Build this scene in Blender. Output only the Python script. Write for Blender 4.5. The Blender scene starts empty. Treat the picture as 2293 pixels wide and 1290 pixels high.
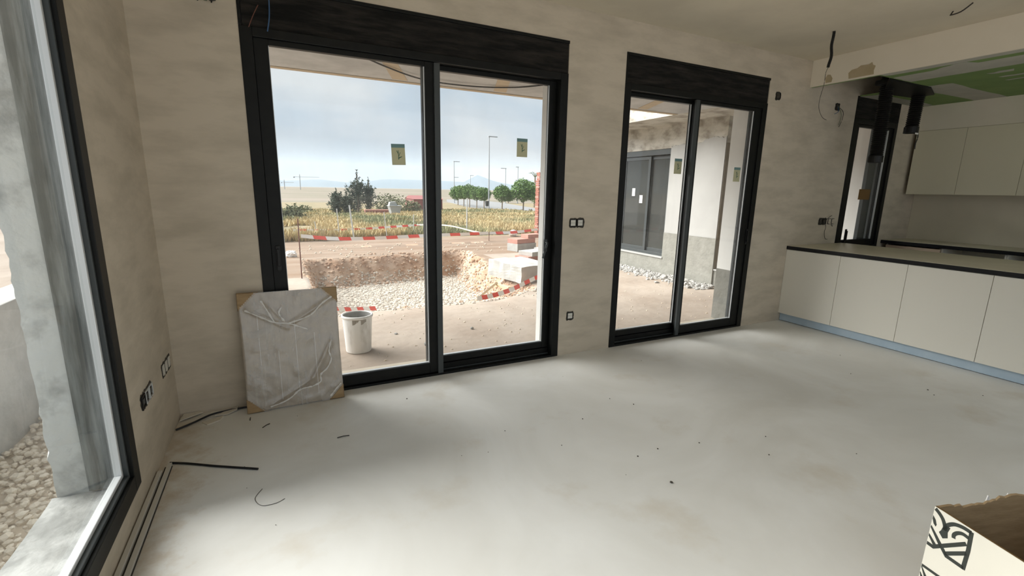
import bpy, bmesh, math, random
import numpy as np
from mathutils import Vector, Matrix, noise
random.seed(7)
SC = bpy.context.scene
C = SC.collection

# ------------------------------------------------------------------ camera
cd = bpy.data.cameras.new('camera'); cam = bpy.data.objects.new('camera', cd); C.objects.link(cam)
yaw, pit, rol = 0.462743944660551, 0.20797293707155678, 0.01894203861050004
f = Vector((math.sin(yaw)*math.cos(pit), math.cos(yaw)*math.cos(pit), -math.sin(pit)))
r0 = Vector((math.cos(yaw), -math.sin(yaw), 0)); u0 = r0.cross(f)
r = r0*math.cos(rol) + u0*math.sin(rol); u = -r0*math.sin(rol) + u0*math.cos(rol)
M = Matrix((r, u, -f)).transposed().to_4x4(); M.translation = Vector((0.68035, -3.47514, 1.5))
cam.matrix_world = M
cd.sensor_fit = 'HORIZONTAL'; cd.sensor_width = 36; cd.lens = 1041.434/2293*36; cd.clip_start = 0.05; cd.clip_end = 6000
SC.camera = cam

# ------------------------------------------------------------------ view, world, sun
SC.view_settings.view_transform = 'Standard'; SC.view_settings.look = 'None'
SC.view_settings.gamma = 1; SC.view_settings.use_curve_mapping = False
SC.view_settings.exposure = 1.42
SC.cycles.max_bounces = 10; SC.cycles.diffuse_bounces = 6; SC.cycles.transparent_max_bounces = 16
SC.cycles.volume_bounces = 1
SC.cycles.use_denoising = True
SC.cycles.caustics_reflective = False; SC.cycles.caustics_refractive = False

wd = bpy.data.worlds.new('sky'); SC.world = wd; wd.use_nodes = True
nt = wd.node_tree; nt.nodes.clear()
def N(nt, t, **k):
    n = nt.nodes.new(t)
    for a, b in k.items():
        if a == 'ins':
            for i, v in b.items(): n.inputs[i].default_value = v
        else: setattr(n, a, b)
    return n
tc = N(nt, 'ShaderNodeTexCoord'); mp = N(nt, 'ShaderNodeMapping'); mp.inputs['Scale'].default_value = (1, 1, 2.2)
nt.links.new(tc.outputs['Generated'], mp.inputs['Vector'])
nz = N(nt, 'ShaderNodeTexNoise', ins={'Scale': 3.2, 'Detail': 6, 'Roughness': .5, 'Distortion': .3})
nt.links.new(mp.outputs['Vector'], nz.inputs['Vector'])
cr = N(nt, 'ShaderNodeValToRGB')
cr.color_ramp.elements[0].position = .38; cr.color_ramp.elements[0].color = (.60, .70, .80, 1)
cr.color_ramp.elements[1].position = .66; cr.color_ramp.elements[1].color = (.80, .84, .875, 1)
nt.links.new(nz.outputs['Fac'], cr.inputs['Fac'])
bg = N(nt, 'ShaderNodeBackground', ins={'Strength': .385}); wo = N(nt, 'ShaderNodeOutputWorld')
nt.links.new(cr.outputs['Color'], bg.inputs['Color']); nt.links.new(bg.outputs[0], wo.inputs['Surface'])

sl = bpy.data.lights.new('sun', 'SUN'); so = bpy.data.objects.new('sun', sl); C.objects.link(so)
sl.energy = 4.3; sl.angle = math.radians(60); sl.color = (1, .975, .94)
so.rotation_euler = Vector((-.60, .45, .66)).normalized().to_track_quat('Z', 'Y').to_euler()

# ------------------------------------------------------------------ materials
MATS = {}
def mat(name, col, rough=.8, col2=None, scale=4, detail=4, stretch=(1, 1, 1), bump=0, bscale=None, lo=.35, hi=.65, metal=0, spec=.3):
    m = bpy.data.materials.new(name); m.use_nodes = True; t = m.node_tree
    b = t.nodes['Principled BSDF']
    b.inputs['Base Color'].default_value = (*col, 1); b.inputs['Roughness'].default_value = rough
    b.inputs['Metallic'].default_value = metal; b.inputs['Specular IOR Level'].default_value = spec
    if col2 is not None or bump:
        tcn = N(t, 'ShaderNodeTexCoord'); mpn = N(t, 'ShaderNodeMapping'); mpn.inputs['Scale'].default_value = stretch
        t.links.new(tcn.outputs['Object'], mpn.inputs['Vector'])
        n1 = N(t, 'ShaderNodeTexNoise', ins={'Scale': scale, 'Detail': detail, 'Roughness': .6})
        t.links.new(mpn.outputs['Vector'], n1.inputs['Vector'])
        if col2 is not None:
            c = N(t, 'ShaderNodeValToRGB')
            c.color_ramp.elements[0].position = lo; c.color_ramp.elements[0].color = (*col, 1)
            c.color_ramp.elements[1].position = hi; c.color_ramp.elements[1].color = (*col2, 1)
            t.links.new(n1.outputs['Fac'], c.inputs['Fac']); t.links.new(c.outputs['Color'], b.inputs['Base Color'])
        if bump:
            n2 = N(t, 'ShaderNodeTexNoise', ins={'Scale': bscale or scale*4, 'Detail': 4})
            t.links.new(mpn.outputs['Vector'], n2.inputs['Vector'])
            bn = N(t, 'ShaderNodeBump', ins={'Strength': bump, 'Distance': .02})
            t.links.new(n2.outputs['Fac'], bn.inputs['Height']); t.links.new(bn.outputs['Normal'], b.inputs['Normal'])
    MATS[name] = m
    return m

mat('plaster', (.60, .53, .43), .85, (.475, .42, .335), 3.2, 8, (.7, .7, 2.2), .12, 9, .42, .66)
mat('ceiling_plaster', (.70, .635, .51), .9, (.62, .56, .45), 1.6, 5, (1, 1, 1), .05, 6)
mat('board_paint', (.82, .76, .65), .85, (.78, .72, .61), 2, 3)
mat('raw_plaster', (.42, .35, .22), .9, (.48, .40, .27), 8, 3)
mat('green_board', (.19, .285, .105), .85, (.22, .32, .12), 3, 3)
mat('joint_compound', (.50, .49, .43), .9, (.44, .43, .38), 5, 3)
mat('anthracite', (.007, .0075, .007), .42, (.010, .0105, .0095), 12, 3, spec=.18)
mat('anthracite_grey', (.055, .062, .064), .35)
mat('light_aluminium', (.72, .74, .75), .35, metal=.2)
mat('box_foam', (.004, .004, .0035), .9, (.030, .026, .022), 5, 7, (.6, 1, 4.5), .4, 14, .42, .7)
mat('cabinet_front', (.82, .79, .71), .45, spec=.35)
mat('cabinet_dark_carcass', (.36, .31, .25), .6)
mat('upper_front', (.76, .71, .56), .5)
mat('pink_board', (.52, .41, .31), .6)
mat('top_film', (.74, .69, .56), .4, (.69, .64, .52), 5, 3)
mat('black_edge', (.012, .012, .014), .3)
mat('blue_film', (.50, .60, .69), .35, (.44, .55, .65), 6, 3)
mat('backsplash', (.66, .61, .49), .5, (.60, .555, .45), 1.5, 3)
mat('black_plastic', (.008, .008, .008), .4)
mat('duct_foil', (.010, .0095, .009), .5)
mat('socket_white', (.68, .66, .60), .5)
mat('hole_dark', (.03, .026, .022), .9, (.10, .09, .07), 60, 4)  # dark of box holes painted on flat plates; also dark pebble and crumbs
mat('wire_blue', (.05, .11, .22), .5); mat('wire_green', (.10, .13, .08), .5); mat('wire_dark', (.05, .045, .04), .5)
mat('cable_black', (.012, .012, .013), .45)
mat('trim_white', (.60, .58, .53), .5); mat('grout_dark', (.05, .045, .04), .8)
mat('tile_shard', (.66, .62, .54), .4, (.60, .55, .47), 9, 2)
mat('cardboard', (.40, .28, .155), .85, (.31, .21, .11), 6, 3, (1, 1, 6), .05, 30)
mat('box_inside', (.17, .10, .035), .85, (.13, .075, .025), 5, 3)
mat('box_white', (.84, .80, .70), .6, (.81, .77, .67), 4, 3)
mat('print_black', (.045, .05, .043), .6)
mat('panel_board', (.47, .39, .30), .8, (.39, .32, .245), 3, 5, (9, 9, 1), .05, 30)
mat('concrete', (.80, .81, .78), .9, (.44, .445, .43), 5.5, 11, (1, 1, 1), .8, 14, .46, .64)
mat('concrete_light', (.62, .62, .595), .9, (.50, .50, .48), 5, 7, (1, 1, 1), .25, 20)
mat('sill_concrete', (.50, .505, .485), .9, (.32, .325, .31), 7, 9, (1, 1, 1), .4, 20, .40, .58)
mat('block_concrete', (.46, .455, .43), .9, (.36, .355, .335), 5, 7, (1, 1, 1), .25, 20)
mat('pit_stone', (.58, .53, .46), .9, (.47, .42, .36), 12, 3); mat('pit_stone_tan', (.49, .43, .36), .9, (.40, .35, .29), 12, 3)
mat('jamb_grey', (.125, .135, .125), .6, (.42, .44, .42), 3, 9, (8, 8, .7), .08, 14, .42, .68)
mat('slab_concrete', (.52, .52, .52), .9, (.40, .40, .40), 3, 6, (1, 1, 1), .15, 16)
mat('slab_board', (.50, .41, .30), .9, (.44, .36, .26), 4, 4, (.6, 3, 1))
mat('rough_concrete', (.54, .515, .46), .95, (.27, .245, .205), 3.2, 10, (1, 1, 1.6), .6, 14, .44, .66)
mat('white_render', (.40, .395, .38), .85, (.37, .365, .35), 2, 4)
mat('reveal_white', (.84, .83, .80), .8, (.80, .79, .76), 2, 4)
mat('grey_render', (.27, .265, .235), .95, (.215, .21, .185), 6, 7, (1, 1, 1), .4, 22)
mat('brown_render', (.23, .20, .16), .95, (.19, .165, .13), 5, 5)
mat('dirt', (.31, .25, .20), .95, (.38, .32, .265), 1.1, 9, (1, 1, 1), .5, 9, .38, .62)
mat('bank_earth', (.36, .225, .145), .95, (.50, .37, .275), 2.6, 10, (1, 1, 1.6), 1.0, 12, .36, .62)
mat('track_dirt', (.225, .15, .10), .95, (.285, .215, .16), .9, 8, (.25, 2.2, 1), .4, 6, .38, .62)
mat('plain_back', (.34, .335, .33), .9); mat('plain', (.26, .215, .175), .95, (.18, .165, .115), .05, 8, (.4, 1, 1))
mat('field_soil', (.28, .22, .135), .95, (.21, .18, .10), .35, 8, (1, 1, 1), .3, 3)
mat('road', (.24, .24, .24), .9)
mat('gravel_a', (.72, .63, .51), .9, (.60, .51, .40), 12, 3)
mat('gravel_b', (.80, .73, .62), .9, (.68, .60, .50), 12, 3)
mat('gravel_c', (.58, .50, .40), .9, (.68, .58, .46), 12, 3)
mat('rubble', (.46, .445, .42), .95, (.28, .27, .255), 14, 5, bump=.5)
mat('bucket_white', (.86, .85, .83), .55, (.62, .60, .56), 9, 8, (1, 1, .35), .06, 40, .52, .68)
mat('bucket_in', (.25, .25, .24), .8, (.34, .335, .32), 18, 4)
mat('bucket_stain', (.30, .265, .21), .8)
mat('tape_red', (.80, .10, .07), .5); mat('tape_white', (.85, .83, .80), .5)
mat('steel_rust', (.16, .07, .05), .7); mat('galvanised', (.60, .62, .62), .4, metal=.3)
mat('wood', (.60, .46, .29), .8, (.52, .39, .24), 3, 4, (1, 1, 8))
mat('brick_red', (.38, .15, .11), .9, (.30, .115, .08), 12, 4); mat('brick_pink', (.48, .25, .20), .9, (.42, .21, .165), 12, 4)
mat('red_paint', (.30, .115, .11), .7); mat('pale_metal', (.36, .375, .37), .6)
mat('straw', (.56, .45, .25), .9); mat('straw_b', (.46, .395, .22), .9); mat('olive', (.26, .27, .14), .9)
mat('conifer', (.06, .085, .062), .9, (.10, .125, .09), 2, 3); mat('leaf_green', (.10, .18, .045), .8, (.16, .25, .075), 2, 3)
mat('leaf_dull', (.16, .18, .10), .9, (.21, .22, .13), 2, 3); mat('bark', (.30, .24, .18), .9)
mat('mountain', (.09, .12, .15), .95, (.12, .145, .17), .004, 4)  # blue of the distance haze is partly put into this base colour
mat('lamp_grey', (.40, .42, .44), .5)
mat('label_paper', (.52, .51, .33), .6); mat('label_head', (.16, .27, .27), .6); mat('label_ink', (.10, .17, .12), .6)
mat('tape_brown', (.19, .105, .035), .4)

# screed floor: pale cement with broad dusty clouds, trowel arcs and tan dust
def floor_mat():
    m = bpy.data.materials.new('screed'); m.use_nodes = True; t = m.node_tree; b = t.nodes['Principled BSDF']
    tcn = N(t, 'ShaderNodeTexCoord')
    a = N(t, 'ShaderNodeTexNoise', ins={'Scale': .9, 'Detail': 5, 'Roughness': .55, 'Distortion': 1.2})
    c = N(t, 'ShaderNodeTexNoise', ins={'Scale': 7, 'Detail': 8, 'Roughness': .65})
    d = N(t, 'ShaderNodeTexNoise', ins={'Scale': 1.7, 'Detail': 6, 'Roughness': .6})
    for q in (a, c, d): t.links.new(tcn.outputs['Object'], q.inputs['Vector'])
    r1 = N(t, 'ShaderNodeValToRGB'); r1.color_ramp.elements[0].position = .35; r1.color_ramp.elements[0].color = (.68, .67, .63, 1)
    r1.color_ramp.elements[1].position = .68; r1.color_ramp.elements[1].color = (.79, .79, .765, 1)
    t.links.new(a.outputs['Fac'], r1.inputs['Fac'])
    r2 = N(t, 'ShaderNodeValToRGB'); r2.color_ramp.elements[0].position = .58; r2.color_ramp.elements[0].color = (0, 0, 0, 1)
    r2.color_ramp.elements[1].position = .75; r2.color_ramp.elements[1].color = (.5, .5, .5, 1)
    t.links.new(d.outputs['Fac'], r2.inputs['Fac'])
    mx = N(t, 'ShaderNodeMixRGB'); mx.inputs['Color2'].default_value = (.55, .48, .37, 1)
    t.links.new(r2.outputs['Color'], mx.inputs['Fac']); t.links.new(r1.outputs['Color'], mx.inputs['Color1'])
    # worn tan dust along the left wall, a stain with its own place
    sep = N(t, 'ShaderNodeSeparateXYZ'); t.links.new(tcn.outputs['Object'], sep.inputs[0])
    ad = N(t, 'ShaderNodeMath', operation='ADD'); t.links.new(sep.outputs['X'], ad.inputs[0]); 
    sc_ = N(t, 'ShaderNodeMath', operation='MULTIPLY'); sc_.inputs[1].default_value = .9; t.links.new(c.outputs['Fac'], sc_.inputs[0]); t.links.new(sc_.outputs[0], ad.inputs[1])
    r3 = N(t, 'ShaderNodeValToRGB'); r3.color_ramp.elements[0].position = .42; r3.color_ramp.elements[0].color = (.75, .75, .75, 1)
    r3.color_ramp.elements[1].position = .66; r3.color_ramp.elements[1].color = (0, 0, 0, 1)
    t.links.new(ad.outputs[0], r3.inputs['Fac'])
    m2 = N(t, 'ShaderNodeMixRGB'); m2.inputs['Color2'].default_value = (.50, .41, .30, 1)
    t.links.new(r3.outputs['Color'], m2.inputs['Fac']); t.links.new(mx.outputs['Color'], m2.inputs['Color1'])
    t.links.new(m2.outputs['Color'], b.inputs['Base Color'])
    rr = N(t, 'ShaderNodeMapRange'); rr.inputs['To Min'].default_value = .36; rr.inputs['To Max'].default_value = .62
    t.links.new(c.outputs['Fac'], rr.inputs['Value']); t.links.new(rr.outputs[0], b.inputs['Roughness'])
    b.inputs['Specular IOR Level'].default_value = .35
    bn = N(t, 'ShaderNodeBump', ins={'Strength': .08, 'Distance': .01}); t.links.new(c.outputs['Fac'], bn.inputs['Height']); t.links.new(bn.outputs['Normal'], b.inputs['Normal'])
    MATS['screed'] = m
floor_mat()

def glass_mat(name, dirt, scale, stretch, tint=(.95, .965, .96), base=.02):
    m = bpy.data.materials.new(name); m.use_nodes = True; t = m.node_tree; t.nodes.clear()
    tr = N(t, 'ShaderNodeBsdfTransparent'); tr.inputs['Color'].default_value = (*tint, 1)
    gl = N(t, 'ShaderNodeBsdfGlossy'); gl.inputs['Roughness'].default_value = .02
    df = N(t, 'ShaderNodeBsdfDiffuse'); df.inputs['Color'].default_value = (.80, .80, .79, 1)
    tl = N(t, 'ShaderNodeBsdfTranslucent'); tl.inputs['Color'].default_value = (.80, .80, .79, 1)
    dd = N(t, 'ShaderNodeMixShader', ins={'Fac': .6}); t.links.new(df.outputs[0], dd.inputs[1]); t.links.new(tl.outputs[0], dd.inputs[2])
    lw = N(t, 'ShaderNodeLayerWeight', ins={'Blend': .5}); pw = N(t, 'ShaderNodeMath', operation='POWER'); pw.inputs[1].default_value = 5
    fr = N(t, 'ShaderNodeMapRange'); fr.inputs['To Min'].default_value = .025; fr.inputs['To Max'].default_value = .8
    t.links.new(lw.outputs['Facing'], pw.inputs[0]); t.links.new(pw.outputs[0], fr.inputs['Value']); m1 = N(t, 'ShaderNodeMixShader')
    t.links.new(fr.outputs[0], m1.inputs['Fac']); t.links.new(tr.outputs[0], m1.inputs[1]); t.links.new(gl.outputs[0], m1.inputs[2])
    tcn = N(t, 'ShaderNodeTexCoord'); mpn = N(t, 'ShaderNodeMapping'); mpn.inputs['Scale'].default_value = stretch
    nz = N(t, 'ShaderNodeTexNoise', ins={'Scale': scale, 'Detail': 6, 'Roughness': .65})
    t.links.new(tcn.outputs['Object'], mpn.inputs['Vector']); t.links.new(mpn.outputs['Vector'], nz.inputs['Vector'])
    mr = N(t, 'ShaderNodeMapRange'); mr.inputs['From Min'].default_value = .45; mr.inputs['From Max'].default_value = .8
    mr.inputs['To Min'].default_value = base; mr.inputs['To Max'].default_value = dirt
    t.links.new(nz.outputs['Fac'], mr.inputs['Value'])
    m2 = N(t, 'ShaderNodeMixShader'); t.links.new(mr.outputs[0], m2.inputs['Fac']); t.links.new(m1.outputs[0], m2.inputs[1]); t.links.new(dd.outputs[0], m2.inputs[2])
    o = N(t, 'ShaderNodeOutputMaterial'); t.links.new(m2.outputs[0], o.inputs['Surface'])
    MATS[name] = m
glass_mat('glass', .07, 2.2, (1.6, 1.6, .7), (.975, .985, .98), .012)
glass_mat('clear_glass', .03, 2, (2, 2, .7), (.975, .985, .98), .006)
glass_mat('dim_glass', .12, 3, (6, 6, .8), (.62, .66, .62), .10)  # pale diffuse veil painted in for reflections on the wing panes
# stretch film
def film_mat():
    m = bpy.data.materials.new('film'); m.use_nodes = True; t = m.node_tree; t.nodes.clear()
    tr = N(t, 'ShaderNodeBsdfTransparent'); gl = N(t, 'ShaderNodeBsdfGlossy'); gl.inputs['Roughness'].default_value = .28
    gl.inputs['Color'].default_value = (.9, .9, .9, 1)
    df = N(t, 'ShaderNodeBsdfDiffuse'); df.inputs['Color'].default_value = (.66, .65, .62, 1)
    tcn = N(t, 'ShaderNodeTexCoord')
    w = N(t, 'ShaderNodeTexNoise', ins={'Scale': 2.6, 'Detail': 7, 'Roughness': .62, 'Distortion': 2.2})
    mpn = N(t, 'ShaderNodeMapping'); mpn.inputs['Scale'].default_value = (24, 24, 1.2); t.links.new(tcn.outputs['Object'], mpn.inputs['Vector'])
    v = N(t, 'ShaderNodeTexNoise', ins={'Scale': 2, 'Detail': 3}); t.links.new(mpn.outputs['Vector'], v.inputs['Vector'])
    t.links.new(tcn.outputs['Object'], w.inputs['Vector'])
    r1 = N(t, 'ShaderNodeMapRange'); r1.inputs['From Min'].default_value = .42; r1.inputs['From Max'].default_value = .75; r1.inputs['To Min'].default_value = .05; r1.inputs['To Max'].default_value = .42
    t.links.new(w.outputs['Fac'], r1.inputs['Value'])
    r2 = N(t, 'ShaderNodeMapRange'); r2.inputs['From Min'].default_value = .55; r2.inputs['From Max'].default_value = .8; r2.inputs['To Min'].default_value = 0; r2.inputs['To Max'].default_value = .25
    t.links.new(v.outputs['Fac'], r2.inputs['Value'])
    ad = N(t, 'ShaderNodeMath', operation='ADD', use_clamp=True); t.links.new(r1.outputs[0], ad.inputs[0]); t.links.new(r2.outputs[0], ad.inputs[1])
    bn = N(t, 'ShaderNodeBump', ins={'Strength': .5, 'Distance': .01}); t.links.new(w.outputs['Fac'], bn.inputs['Height']); t.links.new(bn.outputs['Normal'], gl.inputs['Normal'])
    m1 = N(t, 'ShaderNodeMixShader', ins={'Fac': .14}); t.links.new(tr.outputs[0], m1.inputs[1]); t.links.new(gl.outputs[0], m1.inputs[2])
    m2 = N(t, 'ShaderNodeMixShader'); t.links.new(ad.outputs[0], m2.inputs['Fac']); t.links.new(m1.outputs[0], m2.inputs[1]); t.links.new(df.outputs[0], m2.inputs[2])
    o = N(t, 'ShaderNodeOutputMaterial'); t.links.new(m2.outputs[0], o.inputs['Surface'])
    MATS['film'] = m
film_mat()
m = bpy.data.materials.new('crease_glint'); m.use_nodes = True; t = m.node_tree; t.nodes.clear(); MATS['crease_glint'] = m  # half clear white that paints the glints on the film creases
a_ = N(t, 'ShaderNodeBsdfTransparent'); b_ = N(t, 'ShaderNodeBsdfDiffuse'); b_.inputs['Color'].default_value = (.92, .92, .91, 1); c_ = N(t, 'ShaderNodeMixShader', ins={'Fac': .62}); d_ = N(t, 'ShaderNodeOutputMaterial')
t.links.new(a_.outputs[0], c_.inputs[1]); t.links.new(b_.outputs[0], c_.inputs[2]); t.links.new(c_.outputs[0], d_.inputs['Surface'])

# ------------------------------------------------------------------ mesh helpers
def link(o, parent=None, kind=None, label=None, cat=None, group=None):
    C.objects.link(o)
    if parent is not None: o.parent = parent
    if kind: o['kind'] = kind
    if label: o['label'] = label
    if cat: o['category'] = cat
    if group: o['group'] = group
    return o
def obj(name, bm, m, parent=None, smooth=False, **k):
    me = bpy.data.meshes.new(name); bmesh.ops.recalc_face_normals(bm, faces=bm.faces[:]); bm.to_mesh(me); bm.free()
    me.materials.append(MATS[m])
    if smooth:
        for p in me.polygons: p.use_smooth = True
    return link(bpy.data.objects.new(name, me), parent, **k)
def thing(name, label, cat, loc=(0, 0, 0), rot=(0, 0, 0), group=None, kind=None):
    o = bpy.data.objects.new(name, None); o.location = loc; o.rotation_euler = rot; o.empty_display_size = .1
    return link(o, None, kind, label, cat, group)
def B(*boxes, bevel=0):
    bm = bmesh.new()
    for (x0, x1, y0, y1, z0, z1) in boxes: addbox(bm, x0, x1, y0, y1, z0, z1, bevel)
    return bm
def addbox(bm, x0, x1, y0, y1, z0, z1, bevel=0):
    v = [bm.verts.new(p) for p in ((x0, y0, z0), (x1, y0, z0), (x1, y1, z0), (x0, y1, z0), (x0, y0, z1), (x1, y0, z1), (x1, y1, z1), (x0, y1, z1))]
    fs = [bm.faces.new([v[i] for i in q]) for q in ((0, 3, 2, 1), (4, 5, 6, 7), (0, 1, 5, 4), (1, 2, 6, 5), (2, 3, 7, 6), (3, 0, 4, 7))]
    if bevel: bmesh.ops.bevel(bm, geom=list({e for q in fs for e in q.edges}), offset=bevel, segments=2, affect='EDGES', profile=.6)
def prism(bm, pts, axis, a, b):
    """extrude a 2D outline along an axis (0,1,2)"""
    def P(p, t): q = list(p); q.insert(axis, t); return q
    lo = [bm.verts.new(P(p, a)) for p in pts]; hi = [bm.verts.new(P(p, b)) for p in pts]
    bm.faces.new(lo); bm.faces.new(hi[::-1]); n = len(pts)
    for i in range(n): bm.faces.new((lo[i], hi[i], hi[(i+1) % n], lo[(i+1) % n]))
def tube(bm, pts, rad, seg=8):
    pts = [Vector(p) for p in pts]; rings = []
    for i, p in enumerate(pts):
        d = (pts[min(i+1, len(pts)-1)] - pts[max(i-1, 0)]).normalized()
        a = d.cross(Vector((0, 0, 1))) if abs(d.z) < .95 else d.cross(Vector((1, 0, 0)))
        a.normalize(); b = d.cross(a); R = rad[i] if isinstance(rad, (list, tuple)) else rad
        rings.append([bm.verts.new(p + (a*math.cos(2*math.pi*k/seg) + b*math.sin(2*math.pi*k/seg))*R) for k in range(seg)])
    for A, Bq in zip(rings, rings[1:]):
        for k in range(seg): bm.faces.new((A[k], A[(k+1) % seg], Bq[(k+1) % seg], Bq[k]))
    bm.faces.new(rings[0][::-1]); bm.faces.new(rings[-1])
def T(pts, rad, seg=8):
    bm = bmesh.new(); tube(bm, pts, rad, seg); return bm
def smooth_path(pts, n=6):
    P = [Vector(p) for p in pts]; out = []
    for i in range(len(P)-1):
        a, b, c, d = P[max(i-1, 0)], P[i], P[i+1], P[min(i+2, len(P)-1)]
        for k in range(n):
            t = k/n; out.append(.5*((2*b) + (c-a)*t + (2*a-5*b+4*c-d)*t*t + (3*b-a-3*c+d)*t**3))
    return out + [P[-1]]
def lathe(bm, prof, seg=32):
    rings = [[bm.verts.new((q*math.cos(2*math.pi*k/seg), q*math.sin(2*math.pi*k/seg), z)) for k in range(seg)] for q, z in prof]
    for A, Bq in zip(rings, rings[1:]):
        for k in range(seg): bm.faces.new((A[k], A[(k+1) % seg], Bq[(k+1) % seg], Bq[k]))
    return rings
def raw(name, verts, faces, m, parent=None, **k):
    me = bpy.data.meshes.new(name); me.from_pydata(verts, [], faces); me.materials.append(MATS[m]); return link(bpy.data.objects.new(name, me), parent, **k)
def rock(bm, c, s, sub=1, seed=0, flat=1.0):
    q = bmesh.ops.create_icosphere(bm, subdivisions=sub, radius=1)['verts']
    rg = random.Random(seed); off = Vector((rg.random()*50, rg.random()*50, rg.random()*50)); ax = (rg.uniform(.75, 1.25), rg.uniform(.7, 1.1), rg.uniform(.55, .9)*flat)
    rz = Matrix.Rotation(rg.random()*6.3, 3, 'Z')
    for v in q:
        k = 1 + .35*noise.noise(v.co*1.3 + off)
        v.co = Vector(c) + rz @ Vector((v.co.x*ax[0], v.co.y*ax[1], v.co.z*ax[2]))*(k*s)
def wall_holes(us, zs, holes, fix, t0, t1):
    """wall slab with rectangular holes; cells in (u,z), thickness t0..t1 on the axis fix ('y' or 'x')"""
    us = sorted(set(us) | {h[0] for h in holes} | {h[1] for h in holes}); zs = sorted(set(zs) | {h[2] for h in holes} | {h[3] for h in holes})
    def solid(i, j):
        if i < 0 or j < 0 or i >= len(us)-1 or j >= len(zs)-1: return False
        cu, cz = (us[i]+us[i+1])/2, (zs[j]+zs[j+1])/2
        return not any(h[0] < cu < h[1] and h[2] < cz < h[3] for h in holes)
    bm = bmesh.new()
    def P(a, z, t): return (a, t, z) if fix == 'y' else (t, a, z)
    def F(ps): bm.faces.new([bm.verts.new(p) for p in ps])
    for i in range(len(us)-1):
        for j in range(len(zs)-1):
            if not solid(i, j): continue
            a, b, c, d = us[i], us[i+1], zs[j], zs[j+1]
            for t in (t0, t1): F((P(a, c, t), P(b, c, t), P(b, d, t), P(a, d, t)))
            if not solid(i-1, j): F((P(a, c, t0), P(a, d, t0), P(a, d, t1), P(a, c, t1)))
            if not solid(i+1, j): F((P(b, c, t0), P(b, d, t0), P(b, d, t1), P(b, c, t1)))
            if not solid(i, j-1): F((P(a, c, t0), P(b, c, t0), P(b, c, t1), P(a, c, t1)))
            if not solid(i, j+1): F((P(a, d, t0), P(b, d, t0), P(b, d, t1), P(a, d, t1)))
    bmesh.ops.remove_doubles(bm, verts=bm.verts[:], dist=1e-5)
    return bm
S = dict(kind='structure')

# ================================================================== ROOM SHELL
ZC = 2.94; ZK = 2.67; TW = .40                       # main ceiling, kitchen ceiling, wall thickness
XB = 6.044                                           # beam / island face
D1 = (.545, 2.895, 0, 2.688); D2 = (3.485, 5.385, 0, 2.688); KW = (6.985, 7.96, .80, 2.675)
YR = -5.0; XE = 8.72
obj('floor', B((-.28, XE, YR, .06, -.2, 0)), 'screed', **S)
obj('ceiling', B((-.3, XE+.3, YR-.3, TW, ZC, ZC+.25)), 'ceiling_plaster', **S)
obj('wall_back', wall_holes((-.28, XE+.3), (-.2, ZC), [D1, D2, KW], 'y', 0, TW), 'plaster', **S)
LW = (-4.7, -.985, .13, 2.5)
wl = obj('wall_left', wall_holes((YR, 0), (-.2, ZC), [LW], 'x', -.17, 0), 'plaster', **S)
obj('wall_right', B((XE, XE+.3, YR, 0, -.2, ZC)), 'plaster', **S)
obj('wall_front', wall_holes((0, XE), (-.2, ZC), [(.12, 8.5, .0, 2.84)], 'y', YR-.25, YR), 'plaster', **S)  # unseen wall behind the camera, its wide opening added to let daylight in
# outer concrete leaf of the left wall with a ragged edge at its outer corner
bm = bmesh.new(); zz = [-.6+.03*i for i in range(124)]
for y0, y1, a, b in ((-.985, .42, -.6, 3.1),):
    prev = None
    for z in zz:
        e = .005*noise.noise(Vector((0, 3.1, z*4))) + .012*noise.noise(Vector((9, 0, z*23)))
        ring = [bm.verts.new(p) for p in ((-.17, y0, z), (-.285+e, y0-.004*noise.noise(Vector((z*9, 1, 4))), z), (-.30+e*.3, y0+.05, z), (-.30, y1, z), (-.17, y1, z))]
        if prev:
            for k in range(5): bm.faces.new((prev[k], prev[(k+1) % 5], ring[(k+1) % 5], ring[k]))
        prev = ring
obj('column_face', bm, 'concrete', wl)
bm = bmesh.new()
addbox(bm, -.172, -.062, -1.0, -.984, .15, 2.5)
obj('jamb_lining', bm, 'jamb_grey', wl)
# sill of the left window: cast concrete, uneven
bm = bmesh.new(); n = 60
for i in range(n+1):
    y = -4.7 + (4.7-.985)*i/n
    e = .012*noise.noise(Vector((y*6, 2, 0))) + .006*noise.noise(Vector((y*21, 5, 0)))
    ring = [bm.verts.new(p) for p in ((-.02, y, .135), (-.30+e, y, .145+e*.5), (-.32+e, y, .10), (-.32, y, -.6), (-.17, y, -.6), (-.02, y, -.0))]
    if i:
        for k in range(6): bm.faces.new((prev[k], prev[(k+1) % 6], ring[(k+1) % 6], ring[k]))
    prev = ring
obj('window_sill', bm, 'sill_concrete', wl)

# kitchen bulkhead face (beam), lowered ceiling with a cut-out, cornice over wall units
beam = obj('beam', B((XB, XB+.02, YR, -.002, ZK-.001, ZC)), 'board_paint', **S)
for k, pts in enumerate(([(-.63, 2.683), (-.40, 2.683), (-.39, 2.74), (-.42, 2.765), (-.47, 2.77), (-.50, 2.79), (-.57, 2.785), (-.60, 2.80), (-.61, 2.775), (-.635, 2.76), (-.625, 2.72)],
                         [(-.23, 2.683), (-.17, 2.683), (-.16, 2.73), (-.18, 2.765), (-.21, 2.76), (-.235, 2.72)])):
    bm = bmesh.new(); prism(bm, pts, 0, XB-.003, XB-.0004); obj('raw_plaster_patch', bm, 'raw_plaster', beam)
bm = bmesh.new()
HX0, HX1, HY0 = 6.10, 7.02, -.66
for q in ((XB+.021, HX0, YR, 0), (HX0, HX1, YR, HY0), (HX1, XE, YR, 0)): addbox(bm, q[0], q[1], q[2], q[3]-.0, ZK, ZK+.013)
ck = obj('ceiling_kitchen', bm, 'green_board', **S)
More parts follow.
